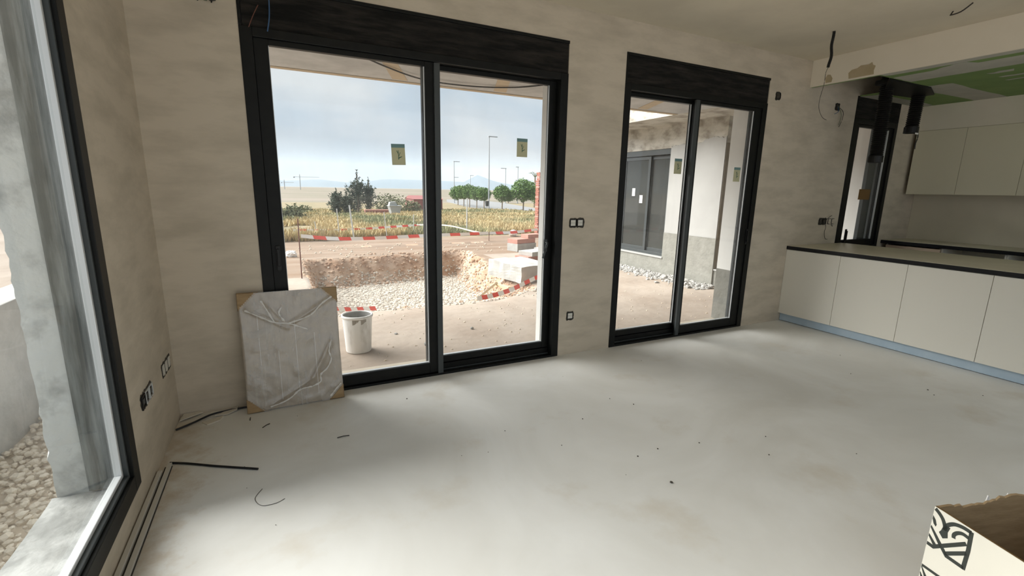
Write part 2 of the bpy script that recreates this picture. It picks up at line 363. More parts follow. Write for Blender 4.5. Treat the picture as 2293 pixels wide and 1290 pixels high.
def flat(name, pts, m, parent, z, t=.0016):
    bm = bmesh.new(); prism(bm, pts, 2, z-t, z-.0002); obj(name, bm, m, parent)
def rag(pts, amp=.02, n=7, seed=1):
    rg = random.Random(seed); out = []
    for i, p in enumerate(pts):
        q = pts[(i+1) % len(pts)]; L = math.hypot(q[0]-p[0], q[1]-p[1])
        if L < .12: out.append(p); continue
        nx, ny = -(q[1]-p[1])/L, (q[0]-p[0])/L
        for k in range(n):
            t = k/n; d = 0 if k == 0 else rg.uniform(-amp, amp); out.append((p[0]+(q[0]-p[0])*t+nx*d, p[1]+(q[1]-p[1])*t+ny*d))
    return out
flat('joint_compound', [(XB+.021, HY0-.02), (XB+.021, YR+.1), (6.17, YR+.1), (6.17, -.74), (6.14, HY0-.02)], 'joint_compound', ck, ZK)
flat('joint_compound', rag([(6.30, HY0-.02), (6.29, -1.0), (6.18, -1.2), (6.18, -1.29), (6.285, -1.33), (6.29, YR+.1), (6.64, YR+.1), (6.63, -1.4), (6.64, HY0-.02)], .008, 5, 3), 'joint_compound', ck, ZK)
flat('joint_compound', rag([(7.03, HY0-.05), (7.06, -.86), (8.36, -.86), (8.36, -.57), (7.28, -.54), (7.03, -.50)], .012, 6, 4), 'joint_compound', ck, ZK)
for k, (a, b, c, d) in enumerate(((6.80, 6.89, -1.20, -1.40), (7.06, 7.14, -1.20, -1.42), (7.27, 7.35, -1.18, -1.6), (7.5, 7.56, -1.25, -1.7))):
    flat('joint_compound', rag([(a, d), (b, d+.03), (b-.01, c-.02), (a+.03, c)], .018, 4, 9+k), 'joint_compound', ck, ZK)
flat('joint_compound', rag([(7.1, -.20), (8.34, -.17), (8.36, -.004), (7.03, -.004)], .012, 6, 6), 'joint_compound', ck, ZK)
co = obj('trim_1', B((8.38, XE, YR, -.001, 2.36, ZK)), 'board_paint', **S)

# ================================================================== DOORS AND WINDOWS
def pane(parent, x0, x1, y, z0, z1, m='glass'):
    return obj('glass_pane', B((x0, x1, y-.004, y+.004, z0, z1)), m, parent)
def frame_ring(x0, x1, z0, z1, w, y0, y1, wb=None, wt=None, bevel=.004, wl=None, wr=None):
    wb = w if wb is None else wb; wt = w if wt is None else wt; wl = w if wl is None else wl; wr = w if wr is None else wr
    bm = bmesh.new()
    for q in ((x0, x0+wl, z0, z1), (x1-wr, x1, z0, z1), (x0+wl, x1-wr, z0, z0+wb), (x0+wl, x1-wr, z1-wt, z1)):
        addbox(bm, q[0], q[1], y0, y1, q[2], q[3], bevel)
    return bm
def sliding_door(name, H, inner_left, mid, handles, gw):
    """two-leaf sliding door: fixed frame, shutter box, inner leaf and outer leaf"""
    x0, x1, z0, z1 = H
    d = bpy.data.objects.new(name, None); d.location = (0, 0, 0); link(d, kind='structure')
    zt = 2.44
    fr = obj('frame', frame_ring(x0, x1, z0, zt, .07, -.006, .15, .018, .055), 'anthracite', d)
    # shutter box above with a thin casing
    sb = obj('shutter_box', B((x0+.02, x1-.004, .004, .30, zt+.002, z1-.02)), 'box_foam', d)
    obj('casing', B((x0, x0+.018, -.006, .1, zt, z1), (x0+.018, x1, -.006, .1, z1-.022, z1), bevel=.002), 'anthracite', sb)
    obj('threshold', B((x0+.07, x1-.07, .065, .15, .018, .07)), 'anthracite', fr)
    obj('track', B((x0+.07, x1-.07, .052, .060, .018, .026), (x0+.07, x1-.07, .10, .108, .07, .078)), 'anthracite_grey', fr)
    obj('outer_bead', B((x0+.07, x0+.085, .125, .15, .078, zt-.055), (x1-.085, x1-.07, .125, .15, .078, zt-.055)), 'anthracite_grey', fr)
    for left in (True, False):
        inner = (left == inner_left)
        a, b = (x0+.07, mid+.045) if left else (mid-.045, x1-.07)
        ya, yb = (.008, .052) if inner else (.066, .112)
        zb = .026 if inner else .078
        w = .082; wb = .085 if inner else .055
        wl_ = gw[0] if left else (.06 if inner else .085); wr_ = (.085 if left else gw[1])
        lf = obj('sash', frame_ring(a, b, zb, zt-.055, w, ya, yb, wb, .035, .004, wl_, wr_), 'anthracite', d)
        pane(lf, a+wl_, b-wr_, (ya+yb)/2, zb+wb, zt-.09)
        if inner:   # interlock strip on the meeting stile
            s = b if left else a
            obj('interlock', B((s-.022, s+.022, -.012, .010, .02, zt-.06), bevel=.003), 'anthracite_grey', lf)
            q = s-.105 if left else s+.105
        obj('glazing_bead', B((b-wr_-.007, b-wr_, ya+.012, ya+.02, zb+wb, zt-.09), (a+wl_, a+wl_+.003, ya+.01, yb+.001, zb+wb, zt-.09), (a+wl_, b-wr_, ya+.02, yb+.001, zb+wb, zb+wb+.004)), 'light_aluminium', lf)
        h = handles[0 if left else 1]
        if h: handle(lf, h[0], ya, h[1], h[2])
    return d
def handle(parent, x, y, z, style):
    bm = bmesh.new()
    if style == 'flush':
        addbox(bm, x-.016, x+.016, y-.012, y+.002, z-.085, z+.085, .005); addbox(bm, x-.009, x+.009, y-.026, y-.008, z-.055, z+.065, .005)
    else:
        addbox(bm, x-.016, x+.016, y-.012, y+.002, z-.05, z+.06, .004)
        tube(bm, smooth_path([(x, y-.01, z+.03), (x, y-.035, z+.03), (x-.012, y-.05, z+.01), (x-.048, y-.05, z-.10)], 4), .010, 8)
    obj('handle', bm, 'anthracite_grey' if style == 'lever' else 'black_plastic', parent)
d1 = sliding_door('door_1', D1, True, 1.728, [(.655, 1.02, 'flush'), (2.765, 1.02, 'lever')], (.082, .06))
d2 = sliding_door('door_2', D2, False, 4.42, [(3.585, 1.005, 'flush'), (5.31, 1.04, 'flush')], (.03, .10))
# kitchen window (narrow sliding door behind the island)
kw = bpy.data.objects.new('window_1', None); link(kw, kind='structure')
x0, x1, z0, z1 = KW
kf = obj('frame', frame_ring(x0, x1, z0, 2.43, .065, -.006, .15), 'anthracite', kw)
kb = obj('shutter_box', B((x0, x1+.0, -.004, .3, 2.432, z1)), 'box_foam', kw)
ks = obj('sash', frame_ring(x0+.065, x1-.065, z0+.065, 2.365, .085, .01, .055, .08, .03, .004, .085, .085), 'anthracite', kw)
pane(ks, x0+.15, x1-.15, .033, z0+.145, 2.335, 'clear_glass')
k2 = obj('sash', frame_ring(7.60, x1-.065, z0+.065, 2.365, .085, .07, .115, .08, .03, .004, .16, .085), 'anthracite_grey', kw)
obj('glazing_bead', B((x1-.166, x1-.152, .012, .028, z0+.145, 2.335)), 'light_aluminium', ks)
handle(ks, 7.205, .01, 1.0, 'flush')

# left window: dark frame, pale glazing bead, big fixed pane
w2 = bpy.data.objects.new('window_2', None); link(w2, kind='structure')
def ring_x(y0, y1, z0, z1, w, x0, x1, bevel=.003):
    bm = bmesh.new()
    for q in ((y0, y0+w, z0, z1), (y1-w, y1, z0, z1), (y0+w, y1-w, z0, z0+w), (y0+w, y1-w, z1-w, z1)): addbox(bm, x0, x1, q[0], q[1], q[2], q[3], bevel)
    return bm
wf = obj('frame', ring_x(LW[0], LW[1], LW[2]+.005, LW[3], .078, -.06, .012), 'anthracite', w2)
obj('gasket', ring_x(LW[0]+.078, LW[1]-.078, LW[2]+.083, LW[3]-.078, .016, -.055, -.004), 'anthracite_grey', wf)
gb = obj('glazing_bead', ring_x(LW[0]+.094, LW[1]-.094, LW[2]+.099, LW[3]-.094, .018, -.050, -.022), 'light_aluminium', wf)
obj('glass_pane', B((-.046, -.038, LW[0]+.12, LW[1]-.116, LW[2]+.12, LW[3]-.12)), 'clear_glass', w2)

# ================================================================== KITCHEN
# island: cabinet units facing the room, worktop, kick board
zt0, zt1 = .875, .915
seams = [-.002]+[-.605, -1.214, -1.823, -2.433, -3.042]
for k in range(5):
    y1, y0 = seams[k], seams[k+1]
    lab = ['cream island cabinet nearest the back wall', 'cream island cabinet second from the back wall', 'cream island cabinet third from the back wall', 'cream island cabinet fourth from the back wall, cut by the frame edge', 'cream island cabinet fifth from the back wall'][k]
    t = thing('base_cabinet', lab, 'cabinet', (XB, (y0+y1)/2, 0), group='island cabinet fronts')
    hy = (y1-y0)/2
    obj('body', B((.022, 1.05, -hy+.001, hy-.001, .10, zt0-.002)), 'cabinet_dark_carcass', t)
    obj('door', B((0, .020, -hy+.002, hy-.002, .098, zt0-.006), bevel=.0015), 'cabinet_front', t)
it = obj('worktop', B((6.035, 7.12, -3.05, -.002, zt0, zt1-.002), bevel=.002), 'black_edge', label='black edged kitchen worktop lying along the island cabinets', cat='worktop')
obj('protective_film', B((6.036, 7.118, -3.049, -.003, zt1-.0018, zt1)), 'top_film', it, label='beige protective film on top')
obj('kick_board', B((6.082, 6.098, -3.04, -.004, .006, .099), bevel=.001), 'blue_film', label='pale blue film covered kick board under the island cabinets', cat='kick board')
obj('end_filler', B((6.046, 6.062, -.0018, -.0002, .10, .87)), 'cabinet_front', it)
# back run
bs = [0-.06, -.66, -1.26, -1.86, -2.46]
for k in range(4):
    y1, y0 = bs[k], bs[k+1]; hy = (y1-y0)/2
    t = thing('base_cabinet', ['pinkish fronted base cabinet under the rear worktop beside the narrow window', 'open base cabinet second from the narrow window under the rear worktop', 'open base cabinet third from the narrow window under the rear worktop', 'open base cabinet fourth from the narrow window under the rear worktop'][k], 'cabinet', (8.09, (y0+y1)/2, 0), group='base cabinets under the rear worktop')
    bm = bmesh.new()
    addbox(bm, 0, .55, -hy+.001, -hy+.019, .1, .88); addbox(bm, 0, .55, hy-.019, hy-.001, .1, .88)
    addbox(bm, .53, .55, -hy+.019, hy-.019, .1, .86); addbox(bm, 0, .53, -hy+.019, hy-.019, .1, .118)
    obj('body', bm, 'cabinet_front' if k else 'cabinet_dark_carcass', t)
    if k == 0: obj('front_panel', B((-.02, -.001, -hy+.003, hy-.003, .12, .865), bevel=.001), 'pink_board', t)
    else: obj('shelf', B((.03, .52, -hy+.02, hy-.02, .48, .498)), 'cabinet_front', t)
    obj('plinth', B((.05, .07, -hy+.002, hy-.002, 0, .1)), 'cabinet_dark_carcass', t)
wt = obj('worktop', B((8.05, 8.70, -2.5, -.004, .882, .925), bevel=.002), 'black_edge', label='black edged rear worktop against the kitchen side wall', cat='worktop')
obj('protective_film', B((8.052, 8.698, -2.498, -.006, .9251, .927)), 'top_film', wt, label='beige protective film on top')
obj('trim_2', B((8.701, XE-.001, -3, -.002, .9, 1.558)), 'backsplash', **S)
ys = [-.045, -.565, -1.125, -1.685, -2.245]
for k in range(4):
    y1, y0 = ys[k], ys[k+1]; hy = (y1-y0)/2
    t = thing('wall_cabinet', ['beige wall cabinet nearest the narrow window', 'beige wall cabinet second from the narrow window', 'beige wall cabinet third from the narrow window, mostly cut by the frame', 'beige wall cabinet fourth from the narrow window'][k], 'cabinet', (8.37, (y0+y1)/2, 1.555), group='wall cabinets over the rear worktop')
    obj('body', B((.02, .345, -hy+.0008, hy-.0008, 0, .802)), 'cabinet_dark_carcass', t)
    obj('door', B((0, .019, -hy+.0018, hy-.0018, -.012, .802), bevel=.001), 'upper_front', t)

# extractor ducts: two corrugated hoses out of the cut-out
def duct(x, y, ztop, zbot, rad, label, lean=(0, 0), tail=False):
    t = thing('duct_hose', label, 'duct', (x, y, ztop), group='black kitchen duct hoses')
    bm = bmesh.new(); n = int((ztop-zbot)/.021); pts = []
    for i in range(n*2+1):
        z = -(ztop-zbot)*i/(2*n); s = i/(2*n)
        pts.append(((rad if i % 2 else rad-.012), z, lean[0]*s, lean[1]*s))
    seg = 24; rings = [[bm.verts.new((dx+q*math.cos(6.28318*k/seg), dy+q*math.sin(6.28318*k/seg), z)) for k in range(seg)] for q, z, dx, dy in pts]
    for A, Bq in zip(rings, rings[1:]):
        for k in range(seg): bm.faces.new((A[k], A[(k+1) % seg], Bq[(k+1) % seg], Bq[k]))
    obj('hose', bm, 'duct_foil', t)
    bm = bmesh.new(); zb = zbot-ztop
    lathe(bm, [(rad-.006, zb+.06), (rad+.004, zb+.06), (rad+.004, zb-.01), (rad-.006, zb-.01), (rad-.006, zb+.06)], 24)
    for v in bm.verts: v.co.x += lean[0]; v.co.y += lean[1]
    obj('collar', bm, 'black_plastic', t)
    if tail:
        obj('strap', T(smooth_path([(lean[0]+.05, lean[1]-.05, zb), (lean[0]+.065, lean[1]-.05, zb-.06), (lean[0]+.04, lean[1]-.05, zb-.13), (lean[0]+.045, lean[1]-.05, zb-.19)], 4), .007, 6), 'wire_dark', t)
        obj('tape_end', B((lean[0]-.05, lean[0]+.02, lean[1]-.070, lean[1]-.068, zb-.03, zb-.012)), 'tape_white', t)
    return t
duct(6.77, -.40, 2.92, 1.89, .068, 'longer black corrugated duct hose hanging before the narrow window', (0.02, 0))
duct(7.45, -.40, 2.655, 2.25, .068, 'shorter black corrugated duct hose hanging right of the narrow window', (-.02, 0), True)
t = thing('void_shade', 'black flat plate added for the dark void of the ceiling cut-out', 'duct', (7.1, -.42, 2.70))
bm = bmesh.new(); prism(bm, [(-.78, -.22), (-.02, -.25), (.42, -.10), (.42, .11), (-.12, .16)], 2, -.045, .0); obj('body', bm, 'duct_foil', t)  # dark plate shaped to paint the shade inside the ceiling cut-out
obj('plate_top', B((-.42, -.25, -.06, .10, .0, .05), bevel=.01), 'duct_foil', t)

# ================================================================== WALL BOXES AND WIRES
def wall_box(x, z, label, holes=1, kind='plate', wires=None, axis='y', y=0):
    """flush back box in a wall: raised dark plate painted as hole shade, box rim, cover plate"""
    ax = axis; t = thing('socket_box', label, 'socket', (x, 0, z) if ax == 'y' else (0, y, z), (0, 0, 0) if ax == 'y' else (0, 0, math.radians(90)))
    # local: wall surface at y=0, room towards -y
    for k in range(holes):
        cx = (k-(holes-1)/2)*.076
        rg = random.Random(int(abs(x*100+z*37+y*61))+k); bm = bmesh.new()
        pts = []
        for q in range(20):
            a = 6.28318*q/20; m_ = max(abs(math.cos(a)), abs(math.sin(a))); R = (.041+rg.uniform(-.003, .006))/max(m_, .82)
            pts.append((cx+R*math.cos(a), R*math.sin(a)*1.0))
        prism(bm, pts, 1, -.0025, -.0003); obj('hole_shade', bm, 'hole_dark', t)  # flat dark plate on the wall paints the depth of the hole
        if kind == 'plate':
            bm = frame_ring(cx-.032, cx+.032, -.032, .032, .007, -.006, -.0026, bevel=.001); obj('rim', bm, 'black_plastic', t)
            obj('cover', B((cx-.025, cx+.025, -.0045, -.0027, -.025, -.001), (cx-.025, cx+.025, -.0045, -.0027, .001, .025)), 'socket_white', t)
        else:
            bm = frame_ring(cx-.034, cx+.034, -.034, .034, .006, -.007, -.0026, bevel=.001); obj('rim', bm, 'black_plastic', t)
    for w in (wires or []):
        obj('wire', T(smooth_path([(p[0], -.012-p[2], p[1]) for p in w[0]], 5), .003, 6), w[1], t)
    return t
wall_box(3.042, 1.224, 'double switch box with white covers between the two sliding doors', 2)
wall_box(3.016, .373, 'single low socket box with white cover between the sliding doors')
wall_box(5.535, 2.53, 'small black empty box high on the wall right of the second door', 1, 'open')
wall_box(6.607, 2.515, 'black box with dangling wires high beside the narrow window', 1, 'open',
         [([(0, .01, 0), (.02, -.05, .02), (.05, -.11, .02), (.04, -.20, .01)], 'wire_green'), ([(-.01, 0, 0), (-.04, -.06, .03), (-.09, -.09, .02)], 'wire_blue'), ([(0, 0, 0), (.05, -.05, .03), (.08, -.12, .02), (.05, -.22, .01)], 'wire_dark')])
wall_box(6.66, 1.192, 'double black box with loose wires above the island worktop', 2, 'open',
         [([(0, 0, 0), (.03, -.06, .02), (.02, -.13, .02), (.07, -.21, .01), (.12, -.22, .01)], 'wire_dark'), ([(.04, .01, 0), (.09, .06, .02), (.14, .07, .01)], 'wire_dark')])
t = thing('wire_clip', 'pair of bare dark box rims beside the loose wires over the worktop', 'socket', (6.83, 0, 1.19))
for k in (0, 1):
    bm = bmesh.new(); cx = k*.075-.035
    for q in ((cx-.03, cx-.024, -.035, .035), (cx-.024, cx+.022, .029, .035), (cx-.024, cx+.015, -.035, -.029)): addbox(bm, q[0], q[1], -.006, -.0004, q[2], q[3])
    obj('rim', bm, 'wire_dark', t)
obj('wire', T(smooth_path([(0, -.008, -.03), (.02, -.015, -.06), (.035, -.012, -.05)], 4), .003, 6), 'wire_dark', t)
def left_box(y, z, label, n, plate):
    t = thing('socket_box', label, 'socket', (0, y, z), (0, 0, math.radians(90)))
    # local x runs along +y of the room; room is at -local y
    for k in range(n):
        cx = (k-(n-1)/2)*.075; rg = random.Random(k+int(z*100)+int(abs(y)*70)); pts = []
        for q in range(22):
            a = 6.28318*q/22; m_ = max(abs(math.cos(a)), abs(math.sin(a))); R = (.040+rg.uniform(-.004, .008))/max(m_, .8); pts.append((cx+R*math.cos(a), R*math.sin(a)))
        bm = bmesh.new(); prism(bm, pts, 1, -.002, -.0003); obj('hole_shade', bm, 'hole_dark', t)  # dark plate standing in for the shade inside each box
        if plate:
            bm = bmesh.new(); prism(bm, [(cx+a*.030*(1 if abs(b) < .7 else .9), b*.031) for a, b in ((-1, -.8), (-.7, -1), (.7, -1), (1, -.7), (1, .8), (.8, 1), (-.8, 1), (-1, .7))], 1, -.004, -.0022); obj('cover', bm, 'socket_white', t)
        else:
            obj('rim', frame_ring(cx-.033, cx+.033, -.034, .034, .007, -.008, -.0022, bevel=.001), 'galvanised' if k else 'black_plastic', t)
            obj('terminal', B((cx-.016, cx+.014, -.007, -.0022, -.012, .016)), 'anthracite_grey', t)
left_box(-.665, .432, 'open dark triple socket box low on the left wall near the window', 3, False)
left_box(-.19, .425, 'plastered row of three covered sockets low on the left wall near the corner', 3, True)
# bundle of wires in the wall above the first door, top of the frame
t = thing('wire_bundle', 'dark wire bundle hanging from a wall box near the ceiling corner', 'wires', (.38, 0, 2.56))
obj('hole_shade', B((-.06, .06, -.004, -.0003, -.01, .07)), 'hole_dark', t)  # dark plate painted as the hole behind the wires
for k in range(7):
    a = -.05+k*.016
    obj('wire', T(smooth_path([(a, -.01, .03), (a+.01*((k % 3)-1), -.03, 0), (a+.012*((k % 2)*2-1), -.028, -.02), (a+.006*k-.02, -.02, -.012-.008*(k % 3))], 4), .0042, 6), ['wire_dark', 'wire_green', 'black_plastic'][k % 3], t)
obj('hanging_cable', T(smooth_path([(.72, -.02, 2.67), (.722, -.022, 2.6), (.716, -.02, 2.5), (.70, -.022, 2.42)], 4), .004, 6), 'wire_blue', label='thin blue cable hanging from the shutter box of the large door', cat='cable')
obj('hanging_cable', T(smooth_path([(.66, -.018, 2.56), (.63, -.02, 2.50), (.60, -.018, 2.43)], 4), .0025, 6), 'steel_rust', label='short brown wire dangling left of the thin blue cable', cat='cable')

# pendant conduits on the ceiling
t = thing('pendant_conduit', 'dark corrugated conduit hanging from the ceiling before the kitchen beam', 'conduit', (5.249, -.668, ZC))
pts = []; rad = []
for i in range(57):
    pts.append((.006*math.sin(i*.2), .004*math.sin(i*.13), -.30*i/56)); rad.append(.0105 if i % 2 else .0135)
obj('conduit', T(pts, rad, 10), 'duct_foil', t)
obj('wire', T(smooth_path([(0, 0, -.29), (.0, .02, -.34), (-.035, .0, -.45), (-.05, .01, -.58), (-.02, .02, -.66), (.06, .03, -.72), (.13, .03, -.74)], 6), .0022, 6), 'wire_dark', t)
obj('ceiling_wire', T(smooth_path([(5.41, -1.56, ZC-.02), (5.48, -1.47, ZC-.04), (5.54, -1.38, ZC-.03)], 4)+[Vector((5.556, -1.388, ZC+.002))], .005, 6), 'wire_dark', label='bare dark wire poking out of the ceiling near the beam', cat='wire')

# ================================================================== THINGS ON THE ROOM FLOOR
# wrapped flat panel leaning on the wall and door frame
PW, PH, PT = .615, .808, .042
t = thing('wrapped_panel', 'film wrapped flat board package with cardboard corners leaning against the large door', 'package', (.699, -.135, .004), (math.radians(-6.2), 0, math.radians(1.6)))
def bent(bm):
    for v in bm.verts:
        x, z = v.co.x/(PW/2), v.co.z/PH
        v.co.x -= .018*(1-(2*z-1)**2)*(-1 if x < 0 else .35)*abs(x)*-1*-1
    return bm
bm = bmesh.new(); prism(bm, [(-PW/2+.006, .006), (PW/2-.006, .006), (PW/2-.006, PH-.006), (-PW/2+.006, PH-.006)], 1, .004, PT-.004)
bmesh.ops.subdivide_edges(bm, edges=bm.edges[:], cuts=6, use_grid_fill=True); obj('board', bm, 'panel_board', t)
for sx, sz in ((-1, 0), (1, 0), (-1, 1), (1, 1)):   # folded cardboard corner caps
    L = .125 if (sx, sz) != (1, 0) else .10
    H = .115 if sz else .095
    X = sx*PW/2; Z = PH if sz else 0; dz = -H if sz else H; dx = -sx*L
    bm = bmesh.new()
    prism(bm, [(X, Z), (X+dx, Z), (X+dx*.8, Z+dz*.16), (X+dx*.22, Z+dz*.82), (X, Z+dz)], 1, -.001, .003)
    addbox(bm, min(X, X+dx), max(X, X+dx), -.001, PT, Z-.003 if sz else Z, Z if sz else Z+.003)
    addbox(bm, X-.003 if sx > 0 else X, X if sx > 0 else X+.003, -.001, PT, min(Z, Z+dz), max(Z, Z+dz))
    obj('corner_cap', bm, 'cardboard', t, label='brown cardboard corner')
bm = bmesh.new(); nx, nz_ = 56, 74                   # the film: rumpled sheet over face and edges
def film_ok(x, z):
    ex, ez = min(x+PW/2, PW/2-x), min(z, PH-z)
    return ex/.105 + ez/.10 > 1.0
grid = {}
for i in range(nx+1):
    for j in range(nz_+1):
        x = -PW/2+PW*i/nx; z = PH*j/nz_; p = Vector((x*7, z*7, 3))
        y = -.006 - .006*abs(noise.noise(p)) - .010*max(0, noise.noise(p*1.9+Vector((5, 1, 2)))-.15)
        # diagonal pulled folds
        for (ax, az, bx, bz, w, h) in ((-.26, .70, -.02, .55, .010, .012), (.27, .74, .0, .58, .012, .012), (.24, .42, .11, .18, .012, .014), (.11, .18, -.16, .04, .012, .010), (-.16, .76, -.02, .58, .008, .008)):
            dx, dz = bx-ax, bz-az; tt = max(0, min(1, ((x-ax)*dx+(z-az)*dz)/(dx*dx+dz*dz))); dd = math.hypot(x-ax-tt*dx, z-az-tt*dz); y -= h*math.exp(-(dd/w)**2)
        sx = .006*noise.noise(Vector((1, z*6, 8))) if i in (0, nx) else 0
        pull = .010*math.sin(math.pi*z/PH)*(abs(x)/(PW/2))**3
        grid[i, j] = (x + (pull if x < 0 else -pull*.6) + sx, y, z)
vv = {}
def gv(k):
    if k not in vv: vv[k] = bm.verts.new(grid[k])
    return vv[k]
for i in range(nx):
    for j in range(nz_):
        if film_ok(-PW/2+PW*(i+.5)/nx, PH*(j+.5)/nz_): bm.faces.new([gv(k) for k in ((i, j), (i+1, j), (i+1, j+1), (i, j+1))])
for i in (0, nx):                                     # edge wraps to the back
    for j in range(nz_):
        if film_ok(-PW/2+PW*i/nx*.999+.0001, PH*(j+.5)/nz_):
            a, b = gv((i, j)), gv((i, j+1)); c, d = bm.verts.new((a.co.x, PT, a.co.z)), bm.verts.new((b.co.x, PT, b.co.z)); bm.faces.new((a, b, d, c))
obj('plastic_film', bm, 'film', t, smooth=True, label='clear crumpled stretch film')
for k, path in enumerate(([(-.27, .70), (-.18, .645), (-.10, .60), (-.02, .585), (.05, .555), (.10, .53)], [(.27, .745), (.20, .70), (.14, .64), (.08, .61), (-.02, .585)], [(.245, .44), (.225, .36), (.235, .30), (.205, .24), (.16, .20), (.155, .15), (.10, .125)], [(.10, .125), (.02, .115), (-.04, .07), (-.10, .045), (-.17, .03)], [(.29, .115), (.25, .075), (.21, .03)], [(-.17, .755), (-.14, .69), (-.10, .60)], [(-.05, .70), (-.07, .66), (-.04, .60)])):  # white ribbons added as painted highlights on the film creases
    P = smooth_path([(a, 0, b) for a, b in path], 8); V, F = [], []
    for q, p in enumerate(P):
        d = (P[min(q+1, len(P)-1)]-P[max(q-1, 0)]).normalized(); n_ = Vector((-d.z, 0, d.x)); w_ = .0045*(1+1.1*noise.noise(Vector((q*.4, k, 0))))*(1 if 0 < q < len(P)-1 else .2)
        yy = -.024-.003*noise.noise(Vector((q*.7, k, 5)))
        V += [tuple(p+n_*w_+Vector((0, yy, 0))), tuple(p+Vector((0, yy-.002, 0))), tuple(p-n_*w_+Vector((0, yy, 0)))]
        if q: o = 3*q; F += [(o-3, o, o+1, o-2), (o-2, o+1, o+2, o-1)]
    raw('crease_highlight', V, F, 'crease_glint', t, label='painted white highlight along a film crease')
for k, (xx, zz0, zz1) in enumerate(((-.20, .10, .66), (.02, .10, .60), (-.09, .06, .40), (.14, .06, .5))):
    obj('strap_line', B((xx-.0015, xx+.0015, .0015, .0036, zz0, zz1)), 'tape_white', t)

obj('cable', T(smooth_path([(.006, -.20, .006), (.09, -.15, .012), (.18, -.08, .016), (.27, -.045, .011), (.36, -.03, .007), (.46, -.03, .007)], 8), .0065, 8), 'cable_black', label='black cable running along the floor corner behind the wrapped panel', cat='cable')
t = obj('cable_piece', T(smooth_path([(.045, -.612, .008), (.13, -.655, .007), (.27, -.745, .0065), (.475, -.868, .0065)], 6), .0060, 8), 'cable_black', label='straight black cable piece lying on the floor by the pale strips', cat='cable')
for k, (pts, lab) in enumerate((([(.135, -.15), (.25, -.10), (.235, -.16), (.17, -.20)], 'pale tile shard flat on the floor under the corner cable'),
                                ([(.20, -.09), (.33, -.005), (.325, -.055), (.27, -.10)], 'pale pointed shard leaning in front of the corner cable'),
                                ([(.01, -.09), (.13, -.02), (.10, -.005), (.02, -.01)], 'pale shard pushed into the room corner'))):
    bm = bmesh.new(); prism(bm, pts, 2, 0, .006)
    for v in bm.verts: v.co.z += (.0, .012, .02)[k]*max(0, (v.co.y+.20)*4) if k else 0
    obj('tile_shard', bm, 'tile_shard', label=lab, cat='shard')
# two pale profile strips along the left wall
for k, (a, lab) in enumerate(((.006, 'pale thin profile strip tight against the left wall foot'), (.036, 'pale profile strip lying beside the strip at the left wall foot'))):
    t = obj('profile_strip', B((a, a+.020, -2.6, -.62 if k else -.70, 0, .014 if k else .022), bevel=.002), 'trim_white', label=lab, cat='strip')
    obj('groove', B((a+.020, a+.0245, -2.6, -.64, 0, .003)), 'grout_dark', t)
for k, (x, y, dx, dy, lab) in enumerate(((.93, -.70, .035, .0, 'short dark offcut of wire on the floor before the large door'), (.505, -.36, .02, .02, 'tiny brown twig on the floor right of the wrapped panel corner'), (.41, -.22, .0, .02, 'tiny dark sliver on the floor below the wrapped panel'))):
    obj('scrap', T([(x-dx, y-dy, .003), (x, y+.004, .004), (x+dx, y+dy, .003)], .0028, 6), 'wire_dark', label=lab, cat='scrap')
obj('wire_loop', T(smooth_path([(.50, -1.06, .002), (.47, -1.13, .002), (.50, -1.20, .002), (.56, -1.21, .002), (.60, -1.19, .002)], 6), .0012, 6), 'wire_dark', label='thin loop of wire lying on the bare floor', cat='wire')
bm = bmesh.new(); rock(bm, (2.43, -1.896, .006), .009, 1, 3); obj('pebble', bm, 'hole_dark', label='single dark pebble on the open floor', cat='pebble')
for k in range(26):
    rg = random.Random(k+40); x, y = rg.uniform(.2, 5.6), rg.uniform(-2.2, -.2)
    if k == 0: bmc = bmesh.new()
    rock(bmc, (x, y, .002), rg.uniform(.002, .006), 1, k)
obj('floor_crumbs', bmc, 'hole_dark', kind='stuff', label='tiny dark crumbs scattered over the screed floor', cat='crumbs')

# open carton at the frame corner
BH = .46; ang = math.radians(-107.0)
t = thing('carton', 'open white printed cardboard carton standing on the floor near the viewer', 'box', (2.635, -2.8625, 0), (0, 0, ang))
# local x runs along the printed face from its far corner, local y>0 away from it
LX, LY = .42, .60; wtk = .005
bm = bmesh.new()
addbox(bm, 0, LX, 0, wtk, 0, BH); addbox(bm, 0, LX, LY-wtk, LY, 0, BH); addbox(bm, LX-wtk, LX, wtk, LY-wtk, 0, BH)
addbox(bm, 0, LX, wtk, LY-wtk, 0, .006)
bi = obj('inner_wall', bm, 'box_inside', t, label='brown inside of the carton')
bm = bmesh.new()                                      # far end wall with a torn top edge
prev = None; n = 48
for i in range(n+1):
    y = LY*i/n; e = .010*noise.noise(Vector((y*14, 3, 0))) + .006*noise.noise(Vector((y*47, 8, 0))) + (.012 if .26 < y < .5 else 0) - (.006 if .1 < y < .2 else 0)
    ring = [bm.verts.new(p) for p in ((0, y, 0), (0, y, BH+e), (wtk, y, BH+e-.004), (wtk, y, 0))]
    if prev:
        for k in range(4): bm.faces.new((prev[k], prev[(k+1) % 4], ring[(k+1) % 4], ring[k]))
    prev = ring
obj('torn_end', bm, 'cardboard', t, label='end wall with torn brown edge')
for k, (y, s) in enumerate(((.215, .012), (.30, .016))):
    bm = bmesh.new(); prism(bm, [(y, BH-.004), (y+s, BH-.002), (y+s*.8, BH+.012), (y+s*.3, BH+.018)], 0, -.004, -.001); obj('paper_flake', bm, 'tape_white', t)
obj('printed_face', B((0, LX, -.0016, -.0002, 0, BH-.001)), 'box_white', t, label='white printed face')
